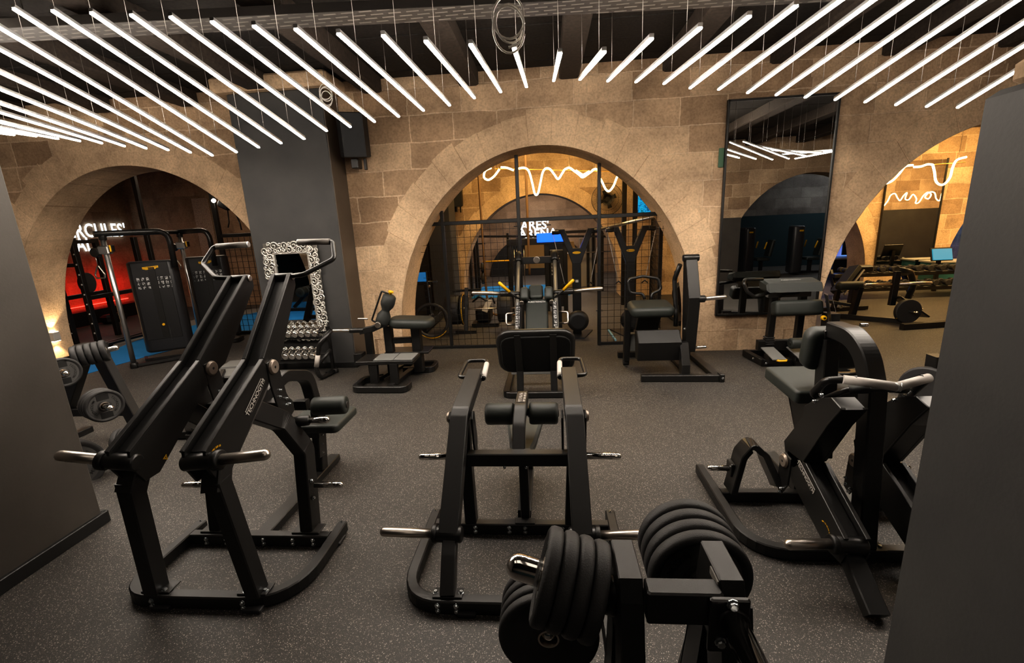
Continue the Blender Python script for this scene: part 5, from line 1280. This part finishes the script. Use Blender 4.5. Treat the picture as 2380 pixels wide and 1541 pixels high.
for x, y in ((1.15, 13.2), (1.55, 13.2), (1.4, 14.2)): beamp(T, 'upright', [(x, y, 0), (x, y, 1.75)], .08, .08)
beamp(T, 'top_beam', [(.3, 13.2, 1.72), (1.6, 13.2, 1.72)], .08, .08, b=Y_); tubep(T, 'barbell', [(.2, 13.1, 1.12), (1.75, 13.1, 1.14)], .016, STEEL, 0, 8)
m = MB(); m.cyl((1.30, 13.1, .95), (1.38, 13.1, .95), .15, 20, .01); m.build('stored_plate', RUBBER, T)
T = thing('leaning_board', 'pale wooden board and panel standing behind the right arm of the Y-shaped machine', 'board', (.9, 14.2, 0))
prismp(T, 'curved_board', [(.55, 14.2, 0), (.95, 14.2, 0), (.92, 14.2, .9), (.80, 14.2, 1.42), (.62, 14.2, 1.42), (.52, 14.2, .7)], (0, .04, 0), simple('pale_plywood', (.45, .30, .13), .6), .004)
prismp(T, 'flat_panel', [(.98, 14.3, 0), (1.5, 14.3, 0), (1.5, 14.3, 1.5), (.98, 14.3, 1.5)], (0, .04, 0), LABEL, .004)
T = thing('far_mirror', 'small warm mirror panel in the far room beneath the white sign', 'mirror', (-.5, 14.8, .9))
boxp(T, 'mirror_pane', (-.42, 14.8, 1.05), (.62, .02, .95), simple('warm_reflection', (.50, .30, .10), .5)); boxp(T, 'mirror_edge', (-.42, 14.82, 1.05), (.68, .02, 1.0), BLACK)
T = thing('air_bike', 'black fan bike behind the wire mesh beside the tall angled arm', 'exercise bike', (2.65, 8.9, 0))
m = MB(); m.cyl((2.66, 8.75, .55), (2.66, 8.95, .55), .27, 28, .02); m.build('fan_cage', SPKR, T)
for k in range(0): pass
tubep(T, 'swing_handle', [(2.42, 8.5, 1.10), (2.55, 8.55, 1.10), (2.62, 8.7, .95), (2.62, 8.75, .3)], .02, BLACK2, .06); tubep(T, 'swing_handle', [(2.45, 8.6, .95), (2.58, 8.6, .92), (2.70, 8.75, .3)], .02, BLACK2, .06)
boxp(T, 'base_bar', (2.66, 9.0, .06), (.5, 1.0, .07), BLACK); beamp(T, 'seat_post', [(2.66, 9.3, .1), (2.66, 9.35, .85)], .06, .06); padp(T, 'seat', (2.66, 9.36, .9), (.2, .26, .07))
# ------------------------------------------------------------------ left room through the left arch
CS = thing('cable_crossover_station', 'dual cable station with silver columns and two dark weight shells in the left arch', 'gym machine', (-6.6, 7.3, 0))
for (x, y, zc) in ((-6.76, 6.54, 1.90), (-6.76, 8.03, 1.90)):
    tubep(CS, 'silver_column', [(x, y, .06), (x, y, 2.08)], .036, ALU, 0, 18)
    m = MB(); m.cyl((x, y, .0), (x, y, .09), .055, 16); m.build('column_foot', BLACK, CS)
    boxp(CS, 'sliding_carriage', (x, y, zc), (.15, .12, .13), ALU, Rz(.2), .015); boxp(CS, 'carriage_tag', (x+.13, y-.02, zc+.02), (.05, .06, .10), BLACK2)
    o = boxp(CS, 'yellow_lever', (x+.14, y-.055, zc+.02), (.02, .02, .10), YELLOW)
    m = MB(); m.cyl((x-.12, y-.08, zc-.03), (x-.12, y-.02, zc-.03), .07, 18); m.build('pulley_wheel', BLACK2, CS)
    tubep(CS, 'stirrup_cable', [(x-.13, y-.06, zc-.08), (x-.13, y-.06, zc-.22)], .006, STEEL, 0, 6)
    tubep(CS, 'stirrup_handle', [(x-.20, y-.06, zc-.42), (x-.21, y-.06, zc-.36), (x-.13, y-.06, zc-.22), (x-.05, y-.06, zc-.36), (x-.06, y-.06, zc-.42), (x-.20, y-.06, zc-.42)], .010, STEEL, .02)
    m = MB(); m.cyl((x, y, 2.05), (x, y, 2.18), .05, 14); m.build('column_top', BLACK2, CS)
tubep(CS, 'top_tube', [(-6.80, 6.45, 2.14), (-6.30, 7.25, 2.16), (-6.30, 7.25, 1.55)], .045, BLACK2, .18, 12); tubep(CS, 'top_tube', [(-6.78, 8.03, 2.14), (-6.20, 8.05, 2.16), (-6.20, 8.05, 1.5)], .045, BLACK2, .18, 12)
tubep(CS, 'top_tube', [(-6.76, 6.6, 2.14), (-6.76, 8.03, 2.14)], .035, BLACK2, 0, 12)
SHR = .55
def rsh(m, x, y):
    bmesh.ops.rotate(m.bm, verts=m.bm.verts, cent=(x, y, 0), matrix=Rz(SHR)); return m
for (x, y) in ((-6.70, 7.25), (-6.50, 8.25)):
    m = MB(); m.pad((x, y, .90), (.70, .30, 1.56), None, .05, 4, .13); rsh(m, x, y).build('weight_shell', DARKGREY, CS)
    m = MB(); m.box((x-.02, y-.152, 1.0), (.50, .012, 1.30), ch=.02); rsh(m, x, y).build('front_panel', SPKR, CS)
    m = MB(); m.box((x, y-.160, .98), (.09, .01, 1.2), ch=.004); rsh(m, x, y).build('stack_slot', BLACK, CS)
    m = MB(); m.prism([(x-.12, y-.162, 1.585), (x+.10, y-.162, 1.60), (x+.10, y-.162, 1.565), (x+.06, y-.162, 1.56), (x+.06, y-.162, 1.545), (x-.08, y-.162, 1.535), (x-.08, y-.162, 1.55), (x-.12, y-.162, 1.55)], (0, .006, 0), .001); rsh(m, x, y).build('yellow_badge', YELLOW, CS)
    text_mesh('TECHNOGYM', .030, frame(V((x, y, 1.583))+Rz(SHR) @ V((-.01, -.1655, 0)), (math.cos(SHR), math.sin(SHR), 0), (0, 0, 1)), 'badge_lettering', EMBOSS, CS, .0004, 0)
    for s in (-1, 1): m = MB(); m.box((x+s*.145, y-.161, 1.33), (.18, .003, .21), ch=.0006); rsh(m, x, y).build('exercise_chart', CHART, CS)
    m = MB(); m.cyl((x+.0, y-.168, .60), (x+.0, y-.18, .60), .022, 14); rsh(m, x, y).build('selector_pin', YELLOW, CS)
    m = MB(); m.box((x+.075, y-.161, .44), (.014, .003, .30), ch=.0004); rsh(m, x, y).build('weight_scale', PICTO, CS)
    m = MB(); m.beam(fil([(x-.36, y-.10, .045), (x-.30, y-.34, .045), (x+.30, y-.34, .045), (x+.36, y-.10, .045)], .10, 5), .06, .05, b=Z_); rsh(m, x, y).build('base_loop', BLACK2, CS)
beamp(CS, 'floor_rail', [(-6.76, 6.54, .04), (-6.2, 7.1, .04)], .06, .05); beamp(CS, 'floor_rail', [(-6.76, 8.03, .04), (-6.3, 8.0, .04)], .06, .05)
# power rack with pale bolts
T = thing('power_rack', 'tall black power rack standing before the red-lit wall in the left arch', 'rack', (-9.0, 8.2, 0))
ups = [(-9.42, 8.02, 1.95), (-8.88, 7.98, 2.12), (-9.6, 9.1, 2.1), (-8.9, 9.3, 2.1)]
for x, y, z in ups:
    beamp(T, 'upright', [(x, y, 0), (x, y, z)], .09, .09)
for k in range(9):
    for x, y, z in ups[:2]:
        m = MB(); m.cyl((x+.02, y-.045, .3+.19*k), (x+.02, y-.056, .3+.19*k), .016, 10); m.build('pale_bolt', WHITE, T)
beamp(T, 'cross_beam', [(-9.42, 8.0, 1.62), (-8.88, 8.0, 1.62)], .07, .07, b=Y_); beamp(T, 'cross_beam', [(-9.6, 9.1, 2.05), (-8.88, 8.0, 2.05)], .07, .07, b=Z_)
beamp(T, 'safety_arm', [(-8.88, 7.95, .98), (-9.0, 9.2, .98)], .06, .08); beamp(T, 'safety_arm', [(-9.42, 7.95, .98), (-9.6, 9.1, .98)], .06, .08)
beamp(T, 'base_beam', [(-9.6, 8.0, .04), (-8.6, 7.95, .04)], .08, .07, b=Y_); beamp(T, 'base_beam', [(-8.88, 7.7, .04), (-8.9, 9.4, .04)], .08, .07); beamp(T, 'base_beam', [(-8.6, 7.6, .09), (-8.5, 8.8, .09)], .06, .05)
m = MB(); m.cyl((-9.2, 8.3, 1.25), (-9.12, 8.32, 1.25), .20, 28, .01); m.build('stored_plate', RUBBER, T)
T = thing('glow_shield', 'low black block added to keep the red glow off the floor', 'bench', (-11.75, 10.3, 0))  # added block shielding the floor from the red lamps
beamp(T, 'shield_block', [(-11.75, 8.6, .18), (-11.75, 11.9, .18)], .36, .30, b=Z_, mt=SPKR)
boxp(T, 'gear_bag', (-11.2, 10.6, .12), (.3, .55, .22), SPKR, None, .06)
m = MB(); m.beam([(-12.18, 8.8, .42), (-12.18, 12.1, .42)], .015, .02, b=Z_); tag(m.build('wall_mounted_light_strip', REDL), 'thin red light strip along the wall above the low block', 'light strip')
for k, f in enumerate((.0, .42, .84)):
    q = V((-12.15, 8.9, .8))+V((0, 3.2, 0))*f; area_to('red_glow', q+V((.55, 0, .05)), q+V((-.5, 0, -.2)), 1.2, (6, 7, 8)[k], (1, .012, .006), .3)
# HERCULES' TRIAL
d = V((.03, 1, 0)).normalized(); n_ = V((1, -.03, 0))
def onpl(px, py, p0=V((-12.165, 11.5, 0))):
    r = ray(px, py); t = (p0-EYE).dot(n_)/r.dot(n_); return EYE+r*t
a, b_ = onpl(289, 521), onpl(284, 551)
T = thing('hanging_wall_sign', 'white lit letters reading HERCULES\' TRIAL on the wall above the red glow', 'sign', a)
hgt = a.z-b_.z; sz = hgt*1.40
probe = text_mesh("HERCULES'", sz, Matrix.Identity(4), 'probe', SIGNW); pw = max(v.co.x for v in probe.data.vertices)-min(v.co.x for v in probe.data.vertices); bpy.data.objects.remove(probe)
ks = (a-onpl(140, 530)).length/1.0/pw
KX = Matrix.Diagonal((ks, 1, 1, 1))
text_mesh("HERCULES'", sz, frame((a.x, a.y, (a.z+b_.z)/2), d, (0, 0, 1)) @ KX, 'lit_letters', SIGNW, T, .004, .004, align='RIGHT', spacing=1.06)
c2 = onpl(216, 569)
text_mesh("TRIAL", sz, frame((c2.x, c2.y, c2.z), d, (0, 0, 1)) @ KX, 'lit_letters', SIGNW, T, .004, .004, align='RIGHT', spacing=1.06)
# frame partition in the left arch
P4 = thing('mesh_partition', 'dark steel partition with wire mesh at the right side of the left arch', 'partition', (-6.4, 8.8, 0))
for x in (-8.12, -6.56): beamp(P4, 'frame_post', [(x, 8.8, 0), (x, 8.8, 4.06)], .09, .07)
beamp(P4, 'top_rail', [(-6.56, 8.8, 2.04), (-4.6, 8.8, 2.04)], .06, .07, b=Y_); beamp(P4, 'bottom_rail', [(-6.56, 8.8, .04), (-4.6, 8.8, .04)], .06, .07, b=Y_)
wire_mesh(P4, -6.53, -4.6, .07, 2.0, 8.8, .12, .004)
T = thing('spotlight_rig', 'small bright spotlight with black cables on the partition top in the left arch', 'spotlight', Yp(500, 468, 8.7))
p = Yp(497, 466, 8.65); m = MB(); m.cyl(p, p+V((.02, -.04, -.01)), .035, 12); m.build('spot_lens', SPOTW, T)
boxp(T, 'black_housing', p+V((.16, .06, -.09)), (.22, .14, .14), SPKR, Ry(.5), .02); tubep(T, 'loose_cable', [p+V((.22, .04, -.16)), p+V((.20, .04, -.42)), p+V((.16, .04, -.52))], .012, BLACK2, .05); tubep(T, 'loose_cable', [p+V((.36, .04, -.22)), p+V((.42, .04, -.45)), p+V((.43, .04, -.58))], .014, BLACK2, .05); beamp(T, 'mount_arm', [p+V((.1, .08, -.02)), p+V((.42, .08, -.28))], .05, .05)
T = thing('wall_mounted_pegboard', 'tall pale perforated climbing board on the stone wall of the left room', 'board', Yp(470, 540, 12.7))
a, b_ = Yp(452, 461, 12.7), Yp(482, 640, 12.7)
m = MB(); m.box(((a.x+Yp(474, 461, 12.7).x)/2, 12.72, (a.z+b_.z)/2), (.5, .05, a.z-b_.z)); m.build('board_panel', HOLES, T)
T = thing('wall_sconce', 'small up-and-down wall light glowing on the left arch jamb beside the pier', 'wall light', Yp(128, 782, 7.15))
p = Xp(128, 782, -8.86); boxp(T, 'sconce_body', p, (.08, .12, .16), LABEL)
boxp(T, 'sconce_lens', p+V((0, 0, .085)), (.07, .10, .008), SCONCE); boxp(T, 'sconce_lens', p-V((0, 0, .085)), (.07, .10, .008), SCONCE)
for s in (1, -1):
    l = bpy.data.lights.new('sconce_spot', 'SPOT'); l.energy = 14; l.color = (1, .72, .40); l.spot_size = 1.5; l.spot_blend = .6; l.shadow_soft_size = .02
    o = bpy.data.objects.new('sconce_spot', l); COL.objects.link(o); o.location = p+V((.04, 0, .1*s)); o.rotation_euler = (PI if s > 0 else 0, 0, 0)
# bench seen in the ornate mirror
T = thing('back_extension_bench', 'black roller bench on blue turf seen in the ornate mirror', 'bench', (-6.5, 1.2, 0))
beamp(T, 'base_beam', [(-6.9, 1.2, .05), (-6.0, 1.2, .05)], .08, .08, b=Y_); beamp(T, 'slanting_arm', [(-6.9, 1.0, .08), (-6.55, 1.0, .40)], .08, .08, b=Y_); beamp(T, 'long_beam', [(-6.1, 1.2, .1), (-5.6, 1.2, .5)], .08, .1, b=Y_)
roller(T, (-6.55, .75, .50), (-6.55, .98, .50), .13); roller(T, (-6.55, 1.02, .50), (-6.55, 1.25, .50), .13)
# machine between, right behind the lever machine (only its foot shows)
T = thing('low_sled_machine', 'low black machine with grey footboard and chrome bar, half hidden between the tall levers', 'gym machine', (-2.95, 4.3, 0))
a = Zp(520, 868, .12)
boxp(T, 'footboard', (a.x+.05, a.y, .12), (.55, .36, .04), TREAD, Rz(.25)); boxp(T, 'footboard', (a.x+.02, a.y+.40, .14), (.5, .34, .04), TREAD, Rz(.25))
b_ = Zp(455, 1010, .05); beamp(T, 'base_bar', [(b_.x-.35, b_.y, .05), (b_.x+.25, b_.y+.05, .05)], .08, .07, b=Z_); boxp(T, 'foot_clamp', (b_.x+.0, b_.y-.06, .05), (.06, .08, .09), BLACK2)
beamp(T, 'frame_bar', [(b_.x, b_.y, .08), (a.x, a.y, .14)], .09, .06, b=Z_)
p = Xp(462, 975, -2.85); tubep(T, 'chrome_bar', [p+V((-.22, 0, 0)), p+V((.12, .02, .01))], .03, CHROME, 0, 14); beamp(T, 'bar_mount', [(p.x-.1, p.y, p.z), (b_.x-.1, b_.y+.05, .08)], .06, .06)
# ------------------------------------------------------------------ right room through the right arch
T = thing('wall_mirror', 'dark-edged wall mirror reflecting the neon in the yellow room beyond the right arch', 'mirror', (8.9, 12.15, .4))
m = MB(); m.box((8.90, 12.16, 1.72), (1.30, .02, 2.66), ch=.002); m.build('mirror_pane', MIRROR, T)
m = MB()
for x in (8.24, 9.56): m.box((x, 12.15, 1.72), (.03, .04, 2.7))
m.build('mirror_edge', BLACK, T)
def rnd_machine(): pass
T = thing('incline_press_machine', 'black incline bench machine seen through the right arch, nearest its left jamb', 'gym machine', (5.9, 9.5, 0))
beamp(T, 'back_pad', [(5.72, 9.4, .40), (6.15, 9.6, .86)], .24, .09, mt=LEATHER, b=Y_); beamp(T, 'pad_rail', [(5.80, 9.28, .36), (6.20, 9.42, .82)], .04, .03, mt=ALU, b=Y_)
beamp(T, 'base_frame', [(5.4, 9.4, .05), (6.4, 9.5, .05)], .08, .08, b=Y_); beamp(T, 'upright', [(6.15, 9.6, .05), (6.22, 9.65, .84)], .10, .12); boxp(T, 'arm_block', (6.30, 9.6, .82), (.30, .2, .14), BLACK, None, .03)
beamp(T, 'front_post', [(5.7, 9.4, .05), (5.75, 9.4, .42)], .08, .08); bolt(T, (5.78, 9.3, .12), -Y_, .03)
T = thing('plate_loaded_leg_machine', 'black plate-loaded machine with chrome horns and one large disc beyond the right arch', 'gym machine', (6.1, 8.4, 0))
beamp(T, 'upright', [(6.07, 8.4, .30), (6.09, 8.4, .90)], .10, .07); horn(T, (6.0, 8.38, .68), (-1, 0, 0), .45, .028, mt=STEEL); horn(T, (6.12, 8.38, .68), (1, 0, 0), .55, .026, mt=STEEL)
m = MB(); m.cyl((6.16, 8.10, .24), (6.16, 8.18, .24), .21, 36, .012); m.build('weight_disc', RUBBER, T)
horn(T, (6.16, 8.10, .24), (.5, -1, 0), .12, .02, 'storage_horn'); horn(T, (6.35, 8.25, .24), (1, 0, 0), .14, .02, 'storage_horn')
beamp(T, 'base_frame', [(5.35, 8.85, .05), (6.15, 8.2, .05)], .08, .07, b=Z_); beamp(T, 'base_foot', [(5.85, 7.8, .05), (6.75, 7.95, .05)], .10, .08, b=Z_); beamp(T, 'front_plate', [(6.1, 8.35, .45), (6.5, 8.2, .12)], .30, .03, mt=BLACK2, b=Y_)
padp(T, 'knee_roller', (5.55, 8.75, .62), (.5, .16, .16), None, .07); beamp(T, 'slanted_leg', [(5.65, 8.75, .05), (5.70, 8.7, .60)], .09, .10); beamp(T, 'brace', [(5.3, 9.0, .30), (5.75, 8.8, .22)], .07, .06, b=Y_)
tubep(T, 'curved_guard', [(6.15, 8.5, .92), (6.45, 8.6, .86), (6.62, 8.7, .60), (6.55, 8.7, .35)], .05, BLACK2, .15); bolt(T, (6.02, 8.2, .2), -Y_, .03)
m = MB(); m.prism([(5.98, 8.12, .12), (6.04, 8.12, .30), (6.08, 8.12, .10)], (0, .02, 0), .002); m.build('yellow_guard', YELLOW, T)
T = thing('dumbbell_rack', 'long dark dumbbell rack under the yellow wall beyond the right arch', 'dumbbell rack', (8.2, 10.9, 0))
for z, y in ((.22, 10.75), (.52, 10.95)): beamp(T, 'shelf', [(6.5, y, z), (9.74, y, z)], .08, .30, b=Z_)
for x in (6.56, 8.12, 9.68): beamp(T, 'side_frame', [(x, 10.7, .02), (x, 11.1, .62)], .06, .10)
for k in range(12):
    for z, y in ((.335, 10.72), (.635, 10.92)):
        x = 6.75+.25*k
        D2 = thing('rubber_dumbbell', 'black dumbbell, %s shelf of the far right rack, %s from the left' % ('lower' if z < .5 else 'upper', ORD[k]), 'dumbbell', (x, y, z), 'black dumbbells beyond the right arch')
        m = MB(); m.cyl((x, y-.15, z), (x, y-.04, z), .065, 12, .01); m.cyl((x, y+.04, z), (x, y+.15, z), .065, 12, .01); m.cyl((x, y-.05, z), (x, y+.05, z), .016, 8); m.build('dumbbell_body', RUBBER, D2)
for i, (px, py, w, hh, mt, l) in enumerate(((2190, 591, .42, .26, CYAN, 'small cyan touch screen on a stand beside the right pier'), )):
    p = Yp(px, py, 11.35); T = thing('touch_screen', l, 'screen', (p.x, 11.35, 0))
    m = MB(); m.box(p, (w, .03, hh), Rx(-.3)); m.build('screen_glass', mt, T); m = MB(); m.box(p+V((0, .025, 0)), (w+.05, .03, hh+.05), Rx(-.3)); m.build('screen_case', BLACK, T); beamp(T, 'stand', [(p.x, 11.42, 0), (p.x, 11.42, p.z)], .08, .06)
T = thing('reception_counter', 'low teal counter behind the cyan screen at the right pier', 'counter', (9.75, 11.85, 0)); boxp(T, 'counter_body', (9.75, 11.85, .32), (1.0, .45, .64), simple('teal_counter', (.03, .14, .16), .5)); boxp(T, 'counter_top', (9.75, 11.85, .66), (1.06, .5, .04), LABEL)  # even teal colour on the counter body
T = thing('equipment_desk', 'dark desk against the purple mural past the right arch', 'desk', (8.5, 14, 0)); p = Yp(1965, 622, 14); boxp(T, 'desk_body', (p.x, 14, .3), (1.0, .5, .6), SPKR); boxp(T, 'desk_top', (p.x, 14, .62), (1.1, .56, .04), LABEL); boxp(T, 'desk_monitor', (p.x+.1, 14, .9), (.5, .05, .4), SPKR)
T = thing('plate_loaded_press', 'black machine mostly hidden by the right pier, only its disc and floor loop showing', 'gym machine', (3.3, 4.3, 0))
p = Yp(2150, 905, 4.1); m = MB(); m.cyl(p, p+V((.06, .05, 0)), .20, 32, .012); m.build('weight_disc', RUBBER, T)
q = Zp(2125, 955, .08); boxp(T, 'foot_block', q+V((.05, .02, .0)), (.16, .10, .12)); bolt(T, q+V((.0, -.04, .02)), -Y_, .012); bolt(T, q+V((.04, -.04, .02)), -Y_, .012)
beamp(T, 'upright', [p+V((.12, .06, -.5)), p+V((.10, .06, .3))], .10, .12); beamp(T, 'base_rail', [q, (q.x+.9, q.y+.1, .06)], .08, .07, b=Z_)
a = Zp(1972, 866, .05); m = MB(); m.beam(fil([(a.x-.45, a.y-.12, .05), (a.x+.02, a.y-.10, .05), (a.x+.03, a.y+.30, .05), (a.x-.45, a.y+.34, .05)], [.10, .10], 6), .085, .06, b=Z_, ch=.008); m.build('floor_loop', BLACK2, T)
beamp(T, 'link_rail', [(a.x+.03, a.y+.1, .05), (q.x+.5, q.y+.1, .05)], .06, .06, b=Z_)
# ------------------------------------------------------------------ machines behind the camera, seen in the tall mirror
def selector(x, y, rz, label):
    T = thing('selectorised_machine', label, 'gym machine', (x, y, 0))
    m = MB(); m.pad((x, y, .80), (.34, .60, 1.50), Rz(rz), .05, 4, .10); m.build('weight_shell', DARKGREY, T)
    boxp(T, 'base_beam', (x+.5, y, .06), (1.1, .10, .08)); padp(T, 'seat', (x+.5, y, .5), (.4, .4, .1)); padp(T, 'back_pad', (x+.75, y, .85), (.1, .36, .55), Ry(.2)); beamp(T, 'seat_post', [(x+.5, y, .08), (x+.5, y, .46)], .1, .1)
    for s in (-1, 1): m = MB(); m.tube([(x+.45, y+s*.3, .85), (x+.5, y+s*.32, 1.05)], .022, 10, dome=True); m.build('yellow_grip', YELLOW, T)
    boxp(T, 'badge', (x, y+.305, 1.40), (.12, .01, .05), YELLOW)
selector(6.6, -2.3, 0, 'dark weight-shell machine with yellow grips reflected at the left of the tall mirror')
selector(8.0, -2.0, .2, 'dark weight-shell machine with yellow grips reflected at the right of the tall mirror')
# ------------------------------------------------------------------ ceiling services
T = thing('hanging_cable_tray', 'long perforated metal cable tray slung under the dark ceiling', 'cable tray', (-1.5, 4.1, 3.75))
m = MB(); a, b_ = V((-7.5, 3.7, 3.74)), V((3.2, 4.55, 3.74)); m.beam([a, b_], .26, .012, b=Y_); m.build('tray_base', TRAYP, T)
for s in (-1, 1): m = MB(); m.beam([a+V((0, s*.13, .03)), b_+V((0, s*.13, .03))], .006, .07, b=Y_); m.build('tray_side', TRAY, T)
for k in range(5): p = a.lerp(b_, .1+.2*k); m = MB(); m.tube([p, (p.x, p.y, 4.07)], .006, 6); m.build('threaded_rod', WIRE, T)
def coil(label, c, R, tails, n=3):
    T = thing('hanging_cable_coil', label, 'cable', c); c = V(c)
    m = MB(); pts = []
    for k in range(24*n+1):
        a = 2*PI*k/24; r = R*(1+.10*math.sin(k*.13)); pts.append(c+V((r*math.cos(a)*.86, .02*math.sin(k*.3), r*math.sin(a)*1.1-.03*(k//24))))
    m.tube(pts, .006, 6); m.build('cable_loops', CABLEW, T)
    if tails: m = MB(); m.tube(smooth([V(p) for p in tails]), .006, 6); m.build('cable_tail', CABLEW, T)
    m = MB(); m.tube([c+V((0, 0, R)), (c.x, c.y, 4.08)], .003, 5); m.build('tie_wire', WIRE, T)
q = lambda x, y: Yp(x, y, 2.82)
coil('coil of white cable hanging from the ceiling above the middle tubes', q(1183, 40), .095, [q(1214, 25), q(1217, 70), q(1208, 98), q(1196, 106), q(1182, 110)], 3)
coil('small coil of white cable looped on the stone cap of the dark pillar', Yp(757, 212, 6.15), .085, None, 4)
for o in bpy.data.objects:
    if '_w' in o: del o['_w']
